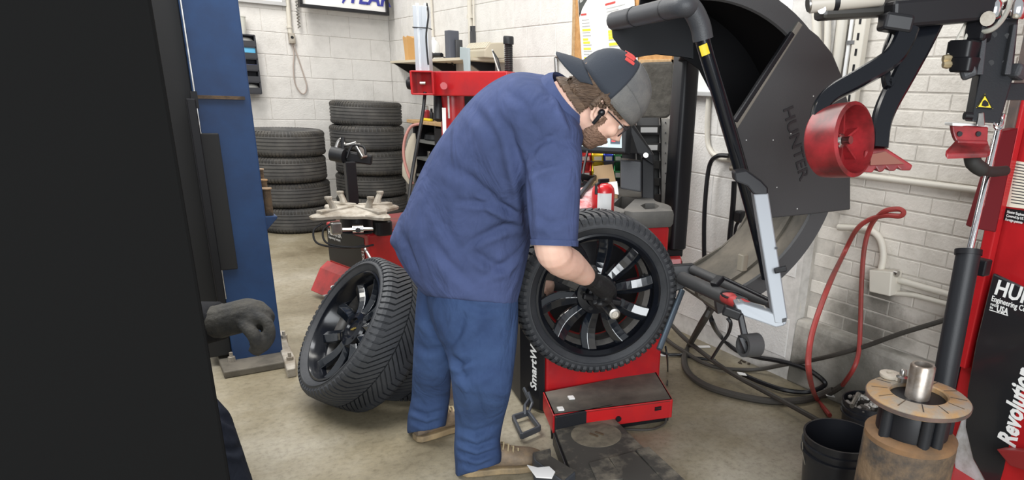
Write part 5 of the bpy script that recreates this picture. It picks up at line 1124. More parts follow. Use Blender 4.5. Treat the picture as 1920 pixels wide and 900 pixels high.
# ================================================================ hoses on the floor and wall
def hose(name, lab, pts, r, m, cat='hose', par=None):
    o = G().tube(spl(pts, 7), r, 8).build(name, m, smooth=True); return tag(o, lab, cat)
z = .018
def fz(P, z=.018):
    out = []
    for x, y in P:                       # where the floor ends the hose leans on the wall foot
        p = fl(x, y, z); lim = (WB if p[1] > YE else WC - .075) - .03
        if p[0] > lim: p = wx(x, y, lim)
        out.append(p)
    return out
hose('floor_hose', 'Black hose sweeping over the floor then rising right toward the black cylinder', fz([(1240, 628), (1262, 646), (1283, 659), (1318, 680), (1358, 691), (1417, 693), (1470, 684), (1513, 677)]) + [wx(1560, 667, 2.50), wx(1620, 650, 2.52), wx(1690, 625, 2.53), wx(1780, 597, 2.55), wx(1850, 566, 2.56)], .011, M_hose)
hose('floor_hose', 'Straight black hose running diagonally to behind the larger bucket', fz([(1256, 606), (1275, 626), (1294, 643), (1342, 680), (1379, 704), (1417, 725), (1462, 749), (1497, 768), (1545, 795), (1600, 830)], .048), .012, M_hose)
hose('floor_hose', 'Outermost black hose loop lying widest on the floor', [at(1350, 545, 2.9), at(1340, 568, 2.9), at(1318, 603, 2.92)] + fz([(1294, 645), (1283, 672), (1291, 699), (1323, 723), (1379, 741), (1443, 752), (1497, 751), (1531, 744), (1562, 732)]), .017, M_hose)
hose('floor_hose', 'Black hose hanging from the wall fitting and coiling inside the outer loop', [wx(1366, 292, 2.52), wx(1345, 293, 2.50), wx(1330, 312, 2.50), wx(1322, 380, 2.48), wx(1320, 450, 2.47), wx(1322, 520, 2.45), wx(1327, 570, 2.4), at(1334, 600, 2.95)] + fz([(1350, 629), (1379, 656), (1417, 669), (1462, 677), (1510, 691), (1542, 712), (1544, 724), (1513, 735), (1470, 731), (1427, 717), (1393, 702)], .02), .012, M_black)
hose('thin_cable', 'Thin black cables bunched on the floor right of the red cabinet', fz([(1232, 655), (1250, 664), (1275, 665), (1300, 670), (1342, 676)], .012), .008, M_black, 'cable')
hose('thin_cable', 'Thin cable hanging down the right side of the red platform', [at(1248, 650, 2.6), at(1251, 670, 2.6)] + fz([(1252, 695), (1251, 722)], .008), .004, M_black, 'cable')
tag(G().cyl(wx(1360, 292, 2.53), wx(1372, 292, 2.54), .012, 10).build('hose_fitting', M_dirtysteel, smooth=True), 'Upper brass hose fitting beside the handle tube', 'fitting')
pw = wx(1369, 315, 2.545); tag(G().cyl(pw, pw + V(.03, -.06, 0), .014, 10).build('hose_fitting', M_dirtysteel, smooth=True), 'Lower brass fitting on the block wall below the upper one', 'fitting')
hose('wall_hose', 'Straight black rubber line on the block wall beside the handle tube', [wx(1377, 340, 2.52), wx(1374, 390, 2.52), wx(1368, 450, 2.52), wx(1364, 520, 2.5)], .014, M_black)
wpg = thing('wall_plug', 'Black plug with a short lead on the block wall inside the hood', 'plug', wx(1390, 406, 2.54)); G().box(wx(1388, 406, 2.53), (.05, .05, .06)).build('plug_body', M_black, wpg, bevel=.01)
G().tube(spl([wx(1388, 412, 2.53), wx(1380, 424, 2.53), wx(1377, 445, 2.53)], 5), .008, 6).build('lead', M_black, wpg, smooth=True)
tp_ = [fl(1556, 779, .02), fl(1530, 745, .03), at(1517, 700, 2.30), at(1518, 650, 2.36), at(1530, 600, 2.42), at(1556, 530, 2.50)] + [wx(x, y, 2.52) for x, y in ((1580, 480), (1605, 432), (1630, 412))]
rh = hose('red_air_hose', 'Red air hose looping up from the floor over the wall conduit', tp_ + [wx(x, y, 2.49) for x, y in ((1660, 404), (1688, 405), (1694, 397), (1682, 392), (1655, 398))] + [wx(x, y, 2.55) for x, y in ((1632, 425), (1620, 470), (1615, 540), (1613, 610))] + [wx(1610, 660, 2.50), wx(1600, 692, 2.45)] + fz([(1580, 722)], .03), .0105, M_redhose)
hose('floor_hose', 'Short black hose end joined to the red hose near the wall foot', fz([(1579, 723), (1562, 734), (1545, 742)], .025), .014, M_hose)
for i, (x, y, lab) in enumerate(((1545, 704, 'White paper tag lying by the hoses, nearest the wall foot'), (1548, 728, 'White tag wrapped on the coiled hose'), (1556, 741, 'White tag lying right of the outer hose loop'), (1391, 701, 'White tag wrapped round the inner hose end'))):
    p = fl(x, y, .04); tag(G().box(p, (.05, .022, .003), frame((.2, -.3, 1), (.3, 1, .1))).build('paper_tag', M_paper), lab, 'tag')
for x, y, lab, s in ((1315, 650, 'White torn paper strip on the floor by the block wall', .05), (1265, 665, 'Long white paper strip on the floor beside the red cabinet', .08)):
    p = fl(x, y, .004); tag(G().box(p, (s * 2, .03, .003), frame((0, 0, 1), (.5, 1, 0))).build('paper_strip', M_paper), lab, 'paper')
# dirt swept against the wall corner
rd = random.Random(11); g = G()
for k in range(160):
    t = rd.random(); x = 1385 + 125 * t; y = 668 + 16 * t + rd.uniform(-10, 14) ; p = fl(x, y, .003); s = rd.uniform(.004, .014)
    if p[0] > WB - .02: continue
    g.ball(p, (s, s * rd.uniform(.6, 1), s * .5), seg=5, rings=3)
o = g.build('floor_dirt', mat('dark_dirt', (.06, .045, .03), .95), kind='stuff'); tag(o, 'Dark dirt crumbs gathered against the block wall corner', 'dirt')
# ================================================================ people
def depth_of(p): return float(np.dot(np.array(p) - CAMP, _f2))
def fuse(g, name, m, parent, voxel=.006, smooth=6, fac=.5, shape=None):
    """weld overlapping closed shapes into one continuous surface"""
    me = g.mesh(name); o = bpy.data.objects.new(name, me); COL.objects.link(o)
    r = o.modifiers.new('r', 'REMESH'); r.mode = 'VOXEL'; r.voxel_size = voxel; r.use_smooth_shade = True
    if smooth: s = o.modifiers.new('s', 'SMOOTH'); s.iterations = smooth; s.factor = fac
    dg = bpy.context.evaluated_depsgraph_get(); dg.update()
    me2 = bpy.data.meshes.new_from_object(o.evaluated_get(dg)); o.modifiers.clear(); o.data = me2; me2.name = name
    n = len(me2.vertices); co = np.empty(n * 3, 'f4'); me2.vertices.foreach_get('co', co); co = co.reshape(-1, 3).astype(float)
    no = np.empty(n * 3, 'f4'); me2.vertex_normals.foreach_get('vector', no); no = no.reshape(-1, 3).astype(float)
    if shape is not None: co = shape(co, no)
    raw = co.copy()
    if parent is not None: co = co - wloc(parent); o.parent = parent
    me2.vertices.foreach_set('co', co.astype('f4').ravel()); me2.update()
    me2.materials.clear(); me2.materials.append(m)
    for p in me2.polygons: p.use_smooth = True
    return o, raw, no
def project(co):
    q = co - CAMP; X = q @ _r3; Yd = q @ _u3; D = q @ _f2
    return np.stack([CX + F * X / D, CY - F * Yd / D], 1)
def creases(lines):
    def f(co, no):
        px = project(co); vis = np.clip(((CAMP - co) * no).sum(1) / np.linalg.norm(co - CAMP, axis=1) * 2, 0, 1); off = np.zeros(len(co))
        for pts, w, amp in lines:
            P = np.array(pts, float); best = np.full(len(co), 1e9); side = np.zeros(len(co)); tt = np.zeros(len(co)); m = len(P) - 1
            for i in range(m):
                a, b = P[i], P[i + 1]; d = b - a; L2 = (d * d).sum(); t = np.clip(((px - a) @ d) / L2, 0, 1)
                r = px - (a + t[:, None] * d); dist = np.hypot(r[:, 0], r[:, 1]); k = dist < best
                best[k] = dist[k]; side[k] = ((d[0] * r[:, 1] - d[1] * r[:, 0]) / math.sqrt(L2))[k]; tt[k] = ((i + t) / m)[k]
            tap = np.sin(np.clip(tt, .03, .97) * PI) ** .7
            off += tap * amp * (-np.exp(-(best / w) ** 2) + .75 * np.exp(-((side - 1.9 * w) / (1.1 * w)) ** 2) * (best < 5 * w) + .25 * np.exp(-((side + 1.9 * w) / (1.1 * w)) ** 2) * (best < 5 * w))
        return co + no * (off * vis)[:, None]
    return f
def ring(a, b, d, t, n=24, da=0., db=0., sq=2.3):
    """elliptical section between two outline points, t = half thickness along the line of sight"""
    pa, pb = at(a[0], a[1], d + da), at(b[0], b[1], d + db); c = (pa + pb) / 2; ax = (pb - pa) / 2; ay = nrm(c - CAMP) * t; out = []
    for k in range(n):
        w = 2 * PI * k / n; cc, ss = math.cos(w), math.sin(w)
        out.append(c + ax * math.copysign(abs(cc) ** (2 / sq), cc) + ay * math.copysign(abs(ss) ** (2 / sq), ss))
    return out
def resample(rings, n=4):
    R = [np.array(r) for r in rings]; out = []
    seq = spl([r.ravel() for r in R], n); return [list(s.reshape(-1, 3)) for s in seq]
def cloth(name, col, col2, fold=.5):
    m = mat(name, col, .85, col2=col2, nscale=3.5, bump=.10, bscale=420, spec=.15)
    nt = m.node_tree; b = nt.nodes['Principled BSDF']; tc = nt.nodes.new('ShaderNodeTexCoord'); mp = nt.nodes.new('ShaderNodeMapping'); mp.inputs['Scale'].default_value = (7, 7, 4); mp.inputs['Rotation'].default_value = (.3, .6, .4)
    n = nt.nodes.new('ShaderNodeTexNoise'); n.inputs['Scale'].default_value = 1.2; n.inputs['Detail'].default_value = 3; n.inputs['Distortion'].default_value = 1.2
    bp = nt.nodes.new('ShaderNodeBump'); bp.inputs['Strength'].default_value = fold; bp.inputs['Distance'].default_value = .03
    old = b.inputs['Normal'].links[0].from_node
    nt.links.new(tc.outputs['Object'], mp.inputs[0]); nt.links.new(mp.outputs[0], n.inputs['Vector']); nt.links.new(n.outputs['Fac'], bp.inputs['Height']); nt.links.new(bp.outputs[0], old.inputs['Normal'])
    return m
M_shirt = cloth('navy_work_shirt', (.068, .090, .195), (.044, .060, .128), .55)
M_pants = cloth('blue_work_trousers', (.046, .080, .175), (.030, .051, .12), .5)
M_skin = mat('skin', (.74, .45, .35), .5, col2=(.80, .53, .42), nscale=10, bump=.05, bscale=250); M_skin.node_tree.nodes['Principled BSDF'].inputs['Subsurface Weight'].default_value = .08
M_hair = mat('brown_hair', (.085, .052, .033), .6, col2=(.16, .10, .062), nscale=16, nstretch=(1, 1, 5), bump=.8, bscale=60)
M_beard = mat('reddish_beard', (.20, .115, .075), .85, col2=(.33, .20, .14), nscale=40, bump=.9, bscale=160)
M_glove = mat('black_nitrile', (.010, .010, .011), .55, bump=.25, bscale=90)
M_boot = mat('tan_boot_leather', (.26, .185, .115), .7, col2=(.14, .11, .085), nscale=12, bump=.25, bscale=80)
M_sole = mat('boot_sole', (.36, .26, .14), .7, col2=(.2, .15, .09), nscale=12)

def head_shape(g, Hd, RH):
    g.ball(Hd(-.012, 0, .022), (.100, .078, .096), RH, 20, 14)
    g.loft(resample([[Hd(f0 + a * math.cos(k * PI / 10), b * math.sin(k * PI / 10), u) for k in range(20)] for f0, a, b, u in ((.0, .088, .070, .02), (.018, .074, .069, -.03), (.028, .064, .063, -.07), (.040, .050, .048, -.10), (.052, .034, .030, -.122))], 3))
    g.ball(Hd(.058, 0, -.112), (.030, .026, .020), RH, 12, 8)                                   # chin
    g.tube([Hd(.085, 0, .0), Hd(.098, 0, -.02), Hd(.112, 0, -.044), Hd(.100, 0, -.054)], [.009, .011, .015, .010], 10)   # nose
    for sg in (-1, 1): g.ball(Hd(.098, sg * .013, -.050), (.010, .009, .008), RH, 8, 6)
    g.tube([Hd(.078, -.045, .012), Hd(.092, -.02, .014), Hd(.094, 0, .012), Hd(.092, .02, .014), Hd(.078, .045, .012)], .011, 8)   # brow
    for sg in (-1, 1): g.ball(Hd(.062, sg * .042, -.035), (.026, .022, .022), RH, 10, 8)          # cheek
    g.tube([Hd(.084, -.022, -.078), Hd(.096, 0, -.074), Hd(.084, .022, -.078)], [.006, .009, .006], 8); g.tube([Hd(.082, -.02, -.090), Hd(.092, 0, -.088), Hd(.082, .02, -.090)], [.006, .009, .006], 8)
    for sg in (-1, 1):                                                                            # ears
        e = [Hd(-.012 + .018 * math.cos(a) - .008 * math.sin(a), sg * (.080 + .008 * (math.cos(a) < 0)), -.020 + .032 * math.sin(a)) for a in [k * PI / 8 for k in range(17)]]
        g.tube(e[:-1], .0062, 8, closed=True); g.ball(Hd(-.010, sg * .074, -.020), (.016, .007, .026), RH, 10, 8); g.ball(Hd(-.002, sg * .078, -.050), (.009, .006, .010), RH, 8, 6)
M_eyew = mat('eye_white', (.75, .72, .68), .2); M_iris = mat('iris', (.05, .035, .02), .15)
def eyes(Hd, RH, par):
    for sg in (-1, 1):
        e = G().ball(Hd(.074, sg * .033, -.010), .0125, RH, 12, 8).build('eye', M_eyew, par, smooth=True)
        G().ball(Hd(.0835, sg * .034, -.011), (.0040, .0055, .0055), RH, 10, 6).build('iris', M_iris, e, smooth=True)
man = thing('person', 'Person in navy shirt and blue trousers bending over the wheel, backward cap on', 'person', (*fl(870, 860)[:2], 0))
FR = fl(905, 884); FLt = fl(806, 818)
dR, dL = depth_of(FR), depth_of(FLt)
# --- shirt
dT = [2.27, 2.25, 2.20, 2.13, 2.06, 2.01, 1.97, 1.945]
TR = [((782, 538), (970, 568), .17), ((738, 462), (988, 492), .20), ((762, 386), (1000, 430), .205), ((800, 300), (1018, 380), .205), ((850, 226), (1052, 340), .215), ((903, 168), (1082, 292), .22), ((962, 136), (1094, 262), .19), ((1022, 140), (1092, 240), .10)]
torso = [ring(a, b, d, t) for (a, b, t), d in zip(TR, dT)]
hem = ring((800, 556), (966, 572), 2.27, .165)
g = G(); g.loft(resample([hem] + torso, 4))
# tail of the shirt hanging behind
g.loft(resample([ring((752, 400), (800, 420), 2.22, .13), ring((734, 440), (790, 470), 2.24, .12), ring((731, 456), (775, 480), 2.25, .11), ring((746, 472), (776, 492), 2.25, .09)], 3))
# right sleeve (near the camera) and left sleeve (far side)
SL = [((985, 205), (1082, 250), 1.93, .085), ((984, 262), (1092, 285), 1.895, .085), ((984, 320), (1090, 325), 1.89, .08), ((988, 390), (1087, 392), 1.905, .078), ((994, 440), (1084, 444), 1.93, .075), ((996, 455), (1083, 458), 1.935, .073)]
g.loft(resample([ring(a, b, d, t) for a, b, d, t in SL], 3))
lsh = at(1010, 250, 2.25); lel = at(1030, 420, 2.42)
g.tube([at(985, 215, 2.12), lsh, (lsh + lel) / 2, lel], [.10, .10, .088, .08], 16)
ll = [([(924, 202), (955, 246), (973, 304), (984, 355), (990, 410), (994, 450)], 9, .016),
      ([(984, 330), (1015, 312), (1052, 303)], 6, .008), ([(986, 300), (1010, 270), (1045, 250)], 7, .006),
      ([(868, 318), (905, 355), (950, 392), (988, 408)], 8, .012), ([(853, 376), (915, 380), (978, 402)], 6, .009),
      ([(868, 462), (910, 440), (945, 424), (982, 420)], 7, .011), ([(880, 466), (915, 492), (962, 508)], 8, .011), ([(900, 520), (940, 500), (978, 470)], 7, .008),
      ([(752, 430), (770, 480), (792, 536)], 6, .010), ([(830, 300), (880, 340), (900, 380)], 11, .007), ([(880, 190), (920, 240), (950, 300)], 12, .007), ([(950, 165), (985, 200), (1000, 250)], 9, .006),
      ([(800, 440), (850, 500), (900, 548)], 10, .007), ([(1003, 400), (1030, 420), (1075, 410)], 7, .005), ([(1040, 150), (1058, 200), (1078, 250)], 6, .006), ([(820, 400), (850, 450), (870, 500)], 9, .006)]
shirt, sco, sno = fuse(g, 'shirt', M_shirt, man, .007, 7, .5, creases(ll))
shirt['label'] = 'navy short sleeved work shirt hanging loose'
# sleeve hem and collar
def band(pts_a, pts_b, d, t, w, m, name, par):
    r0 = ring(pts_a[0], pts_a[1], d, t); r1 = ring(pts_b[0], pts_b[1], d + .004, t); c0 = sum(r0) / len(r0)
    return G().loft([[c0 + (p - c0) * q for p in r0] for q in (.93, 1.03)] + [[p + (p - c0) * .03 for p in r1]] + [[c0 + (p - c0) * .93 for p in r1]], caps=False).build(name, m, par, smooth=True)
band(((995, 448), (1084, 451)), ((996, 459), (1083, 462)), 1.934, .0745, 0, M_shirt, 'sleeve_hem', shirt)
nk0, nk1 = at(1052, 196, 1.925), at(1084, 174, 1.905)
ca = nrm(nk1 - nk0); Rc = frame(ca)
cg = G(); rg = []
for r, h in ((.098, -.05), (.101, -.005), (.097, .030), (.090, .044), (.084, .038), (.088, -.03)):
    rg.append([nk0 + Rc @ V(r * math.cos(k * PI / 14) * 1.02, r * math.sin(k * PI / 14) * .92, h + .010 * math.cos(k * PI / 14 + 1)) for k in range(28)])
cg.loft(rg, closed=True); cg.build('collar', M_shirt, shirt, smooth=True)
# --- trousers
dh = 2.28
RL = [((800, 500), (972, 530), 2.28, .165), ((800, 560), (972, 566), 2.28, .165), ((815, 620), (971, 622), 2.28, .14), ((838, 668), (965, 680), 2.27, .105), ((848, 732), (957, 740), 2.28, .095), ((853, 796), (944, 790), dR - .06, .088), ((851, 840), (938, 826), dR - .035, .088), ((853, 868), (941, 850), dR - .018, .096), ((854, 895), (940, 868), dR - .008, .096)]
LLg = [((785, 520), (930, 540), 2.34, .13), ((779, 580), (880, 590), 2.40, .12), ((776, 640), (850, 660), 2.46, .10), ((773, 700), (846, 710), 2.52, .09), ((771, 745), (844, 745), dL - .075, .082), ((764, 782), (840, 772), dL - .04, .09), ((763, 813), (836, 799), dL - .012, .09)]
g = G(); g.loft(resample([ring(*r[:2], r[2], r[3]) for r in RL], 3)); g.loft(resample([ring(*r[:2], r[2], r[3]) for r in LLg], 3))
lt = [([(842, 672), (862, 682), (890, 676)], 6, .011), ([(835, 650), (870, 700), (905, 690)], 7, .008), ([(848, 700), (880, 712), (925, 690)], 7, .007), ([(872, 580), (862, 620), (838, 660)], 8, .010),
      ([(856, 800), (890, 812), (935, 795)], 6, .008), ([(854, 826), (895, 838), (936, 822)], 5, .011), ([(856, 846), (890, 858), (938, 842)], 5, .011), ([(860, 866), (900, 876), (930, 858)], 5, .008),
      ([(768, 768), (800, 780), (838, 768)], 5, .010), ([(768, 786), (800, 796), (830, 784)], 5, .009), ([(796, 560), (800, 600), (828, 640)], 7, .009), ([(778, 640), (800, 660), (840, 650)], 7, .006), ([(880, 720), (900, 760), (905, 800)], 9, .005), ([(930, 600), (900, 630), (880, 660)], 9, .006), ([(860, 560), (900, 580), (960, 580)], 7, .006)]
pants, _, _ = fuse(g, 'trousers', M_pants, man, .007, 5, .5, creases(lt))
# --- boots
def boot(heel, toe, label=None):
    heel = V(heel[0], heel[1], 0); toe = V(toe[0], toe[1], 0); L = .30; f = nrm(toe - heel); s = V(-f[1], f[0], 0); up = V(0, 0, 1)
    g = G(); rg = []
    for x, w, h0, h1 in ((0, .022, .022, .07), (.02, .032, .022, .10), (.07, .034, .022, .115), (.11, .036, .022, .115), (.15, .041, .022, .098), (.20, .049, .022, .078), (.25, .046, .022, .068), (.285, .032, .022, .055), (.298, .016, .024, .042)):
        c = heel + f * x; q = []
        for k in range(16):
            a = 2 * PI * k / 16; cc, ss = math.cos(a), math.sin(a); hm = (h0 + h1) / 2; hh = (h1 - h0) / 2
            q.append(c + s * w * math.copysign(abs(cc) ** .8, cc) * (1 if ss < 0 else 1 - .25 * ss * (x < .12)) + up * (hm + hh * math.copysign(abs(ss) ** .8, ss)))
        rg.append(q)
    g.loft(resample(rg, 3)); b = g.build('boot', M_boot, man, smooth=True)
    out = []
    for x, w in ((-.006, .02), (.01, .036), (.07, .042), (.13, .042), (.2, .054), (.26, .05), (.295, .03), (.306, .012)): out.append((x, w))
    P = [heel + f * x + s * w for x, w in out] + [heel + f * x - s * w for x, w in reversed(out)]
    G().prism([p + V(0, 0, .002) for p in P], (0, 0, .026)).build('sole', M_sole, b, bevel=.005)
    for k in range(5):
        x = .125 + k * .018; z = .118 - k * .0105
        G().tube([heel + f * x + s * .026 + up * (z - .008), heel + f * (x + .006) + up * (z + .004), heel + f * x - s * .026 + up * (z - .008)], .0035, 6).build('lace', mat('boot_lace', (.42, .34, .2), .8) if 'boot_lace' not in bpy.data.materials else bpy.data.materials['boot_lace'], b, smooth=True)
    return b
fdir = nrm(V(.86, -.30, 0)); boot(FR[:2] - fdir[:2] * .070, FR[:2] + fdir[:2] * .2)
fd2 = nrm(V(.98, .12, 0)); boot(FLt[:2] - fd2[:2] * .06, FLt[:2] + fd2[:2] * .2)
# --- head frame
hpx = (1134, 186); hd0 = 1.90
ev = -nrm(ray(*hpx)); er = nrm(np.cross(_u3, ev)); eu = np.cross(ev, er)
hf = nrm(er * .62 - eu * .74 - ev * .30); hu = er * .76 + eu * .64 + ev * .12; hu = nrm(hu - hf * np.dot(hu, hf)); hs = np.cross(hf, hu)   # hs: his right, toward the camera
HO = at(*hpx, hd0)
def Hd(f, s, u): return HO + hf * f + hs * s + hu * u
RH = np.array([hf, hs, hu]).T
# --- body skin: head, neck, trunk, arms, hands and legs as one surface
g = G()
head_shape(g, Hd, RH)
g.tube([Hd(.015, 0, -.06), Hd(-.03, 0, -.07), Hd(-.075, 0, -.095), at(1055, 205, 1.96), at(1000, 250, 2.02)], [.054, .056, .056, .056, .07], 18)
sk = lambda r, q: [sum(r) / len(r) + (p - sum(r) / len(r)) * q for p in r]
g.loft(resample([sk(r, .86) for r in torso[:7]], 3))
arm = [at(1020, 235, 1.97), at(1038, 300, 1.90), at(1036, 380, 1.915), at(1034, 448, 1.94), at(1045, 482, 1.985), at(1075, 500, 2.10), at(1100, 519, 2.20)]
g.tube(spl(arm, 4), [.075] * 4 + [.066] * 4 + [.058] * 4 + [.054] * 4 + [.050, .051, .051, .050] + [.046, .043, .040, .037] + [.032], 16)
wr = at(1104, 521, 2.215); kn_ = at(1139, 546, 2.32)
hh = nrm(kn_ - wr); hb = nrm(-nrm(ray(1120, 535)) + V(0, 0, .55)); hb = nrm(hb - hh * np.dot(hb, hh)); hc = np.cross(hh, hb)
def hand(g, grow):
    g.tube([wr - hh * .03, wr, wr + hh * .03, kn_ - hh * .03, kn_ - hh * .004], [.029 + grow, .028 + grow, .036 + grow, .042 + grow, .036 + grow], 14, flat=.62 if False else .8)
    for i, (o_, ln, r) in enumerate(((-.034, .92, .0098), (-.011, 1.05, .0105), (.012, 1.0, .0102), (.033, .82, .0088))):
        K = kn_ + hc * o_ - hh * (.006 if i in (0, 3) else 0); c = hc * o_ * -.10
        pts = [K - hh * .02, K + hb * .004, K + hh * .030 * ln - hb * .010 + c, K + hh * .040 * ln - hb * .036 + c, K + hh * .022 * ln - hb * .052 + c, K + hh * .002 - hb * .050 + c]
        g.tube(spl(pts, 3), [r + grow + .001] * 6 + [r + grow] * 6 + [r * .88 + grow] * 4, 10)
    T = wr + hh * .022 - hc * .030
    g.tube(spl([T, T + hh * .025 - hc * .022 - hb * .012, T + hh * .052 - hc * .024 - hb * .028, T + hh * .072 - hc * .010 - hb * .040], 3), [.016 + grow] * 4 + [.0125 + grow] * 3 + [.011 + grow] * 3, 10)
hand(g, -.0012)
# left arm reaching to the far side of the wheel
la = [at(1000, 240, 2.14), lsh, (lsh + lel) / 2, lel, (lel + at(1030, 470, 2.55)) / 2, at(1020, 500, 2.62)]
g.tube(la, [.07, .066, .058, .05, .044, .034], 14); q = at(1016, 520, 2.64); g.tube([la[-1], q, q + V(.03, .02, -.03), q + V(.06, .03, -.06)], [.032, .038, .036, .02], 12)
for k in range(4): g.tube([q + V(.02, .0, -.03) + V(.014, .012, .012) * (k - 1.5), q + V(.06, .02, -.06) + V(.014, .012, .012) * (k - 1.5), q + V(.085, .04, -.09) + V(.012, .01, .01) * (k - 1.5)], [.010, .010, .008], 8)
for L_ in (RL, LLg): g.loft(resample([sk(ring(*r[:2], r[2], r[3]), .62) for r in L_], 2))
g.tube([FR + V(0, 0, .16), FR + V(0, 0, .06)] + [FR + fdir * .1 + V(0, 0, .05)], [.036, .028, .02], 10); g.tube([FLt + V(0, 0, .16), FLt + V(0, 0, .06), FLt + fd2 * .1 + V(0, 0, .05)], [.036, .028, .02], 10)
body, bco, bno = fuse(g, 'body', M_skin, man, .0045, 4, .5)
# pieces that follow the head surface: beard, hair
def peel(name, sel, off, m, parent):
    me = body.data; loc = (bco - HO) @ RH; keep = sel(loc[:, 0], loc[:, 1], loc[:, 2]); idx = {}; v = []; f = []
    nz = off
    for p in me.polygons:
        vs = list(p.vertices)
        if all(keep[i] for i in vs):
            q = []
            for i in vs:
                if i not in idx: idx[i] = len(v); v.append(tuple(bco[i] + bno[i] * nz))
                q.append(idx[i])
            f.append(tuple(q))
    me2 = bpy.data.meshes.new(name); w = wloc(parent); me2.from_pydata([tuple(np.array(a) - w) for a in v], [], f); me2.materials.append(m)
    for p in me2.polygons: p.use_smooth = True
    o = bpy.data.objects.new(name, me2); COL.objects.link(o); o.parent = parent
    s = o.modifiers.new('thick', 'SOLIDIFY'); s.thickness = nz + .002; s.offset = -1
    return o
near = lambda f, s, u: (f * f + s * s + u * u) < .165 ** 2
peel('beard', lambda f, s, u: near(f, s, u) & (np.abs(s) < .085) & (((u < -.058 - .15 * np.clip(.03 - f, -.1, .06) * 0) & (u > -.150) & (f > .012 + .0 * u) & ~((f > .078) & (u > -.070))) | ((u <= -.02) & (u > -.06) & (f > .006) & (f < .030) & (np.abs(s) > .045))), .0035, M_beard, man)
peel('hair', lambda f, s, u: near(f, s, u) & (((u < .045) & (u > -.075) & (f < -.030 - .25 * (u + .02) * 0)) | ((u > .004) & (u < .045) & (f < .050))), .010, M_hair, man)
eyes(Hd, RH, man)
# --- glove
g = G(); hand(g, .0026); g.tube([wr - hh * .040, wr - hh * .036, wr + hh * .01], [.031, .034, .034], 16)
glove, _, _ = fuse(g, 'glove', M_glove, man, .0032, 3, .4)
# --- cap worn backwards: dark front panels behind, grey mesh over the forehead
M_capd = mat('dark_cap_cloth', (.028, .034, .046), .85, bump=.15, bscale=300); M_capm = mat('grey_cap_mesh', (.115, .115, .115), .9, col2=(.17, .165, .155), nscale=14, bump=.3, bscale=330)
def dome(f0, f1, n=14, m=18, e=1.0):
    rg = []
    for i in range(n + 1):
        fx = f0 + (f1 - f0) * i / n; w = math.sqrt(max(.0, 1 - (fx / .116) ** 2)); q = []
        for k in range(m + 1):
            a = PI * k / m; q.append(Hd(-.006 + fx, .093 * e * w * math.cos(a), .016 + .122 * e * (w ** .8) * math.sin(a)))
        rg.append(q)
    v = [p for r in rg for p in r]; mm = m + 1; return v, [(i * mm + k, i * mm + k + 1, (i + 1) * mm + k + 1, (i + 1) * mm + k) for i in range(n) for k in range(m)]
g = G(); g.add(*dome(-.1158, -.012)); cap = g.build('cap', M_capd, man, smooth=True); sm_ = cap.modifiers.new('thick', 'SOLIDIFY'); sm_.thickness = .004
cap['label'] = 'dark backward cap with grey mesh panel'
g = G(); g.add(*dome(-.012, .1158, e=.997)); cm = g.build('mesh_panel', M_capm, cap, smooth=True); sm_ = cm.modifiers.new('thick', 'SOLIDIFY'); sm_.thickness = .004
for a in (.55, PI / 2, PI - .55):
    P = []
    for i in range(13):
        fx = -.012 + (.127) * i / 12; w = math.sqrt(max(0, 1 - (fx / .116) ** 2)); P.append(Hd(-.006 + fx, .0932 * w * math.cos(a), .016 + .1225 * (w ** .8) * math.sin(a)))
    G().tube(P, .0016, 6).build('seam', M_capm, cap, smooth=True)
g = G(); rg = []
for i in range(9):
    u = i / 8; q = []
    for k in range(13):
        a = -1 + 2 * k / 12; lf = math.sqrt(max(0, 1 - (abs(a) * .93) ** 2.4)); root = -.006 - .113 * math.sqrt(max(0, 1 - (a * .80) ** 2)); q.append(Hd(root - .066 * u * lf, .074 * a * (1 - .05 * u), .020 - .012 * a * a - .036 * u * lf - .008 * u * u))
    rg.append(q)
v = [p for r in rg for p in r]; g.add(v, [(i * 13 + k, i * 13 + k + 1, (i + 1) * 13 + k + 1, (i + 1) * 13 + k) for i in range(8) for k in range(12)])
bill = g.build('bill', M_capd, cap, smooth=True); sm_ = bill.modifiers.new('thick', 'SOLIDIFY'); sm_.thickness = .004
# red embroidered mark on the dark panel
def onDome(fx, a, e=1.012): w = math.sqrt(max(0, 1 - (fx / .116) ** 2)); return Hd(-.006 + fx, .093 * e * w * math.cos(a), .016 + .122 * e * (w ** .8) * math.sin(a))
M_emb = mat('red_embroidery', (.62, .07, .06), .8)
for k in range(5):
    a0 = 1.05 + k * .17; f0 = -.056 - .004 * (k % 2)
    v = [onDome(f0 + q, a0 + w) for q, w in ((0, 0), (.026, .02), (.026, .12), (.018, .13), (.0, .12))]; v2 = [onDome(f0 + q, a0 + w, 1.028) for q, w in ((0, 0), (.026, .02), (.026, .12), (.018, .13), (.0, .12))]
    G().loft([v, v2]).build('embroidery', M_emb, cap)
# --- glasses and earbud
gl = G().tube([Hd(.006, .084, -.004), Hd(.05, .080, .000), Hd(.088, .064, .000)], .0022, 6)
M_frame = mat('dark_frame', (.03, .025, .03), .4)
gl = gl.build('glasses', M_frame, man, smooth=True)
for sg in (1, -1):
    c = Hd(.098, sg * .034, -.012); ring_ = [c + (hs * sg * .026 * math.cos(a) - hf * .010 * math.cos(a)) + hu * .020 * math.sin(a) for a in [k * PI / 12 for k in range(24)]]
    G().tube(ring_, .0018, 6, closed=True).build('lens_rim', M_frame, gl, smooth=True)
    G().loft([[c + (p - c) * .97 + hf * e for p in ring_] for e in (0, .001)]).build('lens', mat('lens_glass', (.9, .92, .94), .05, trans=1.0) if sg > 0 else bpy.data.materials['lens_glass'], gl)
G().tube([Hd(.098, .012, -.006), Hd(.104, 0, -.003), Hd(.098, -.012, -.006)], .0018, 6).build('bridge', M_frame, gl, smooth=True)
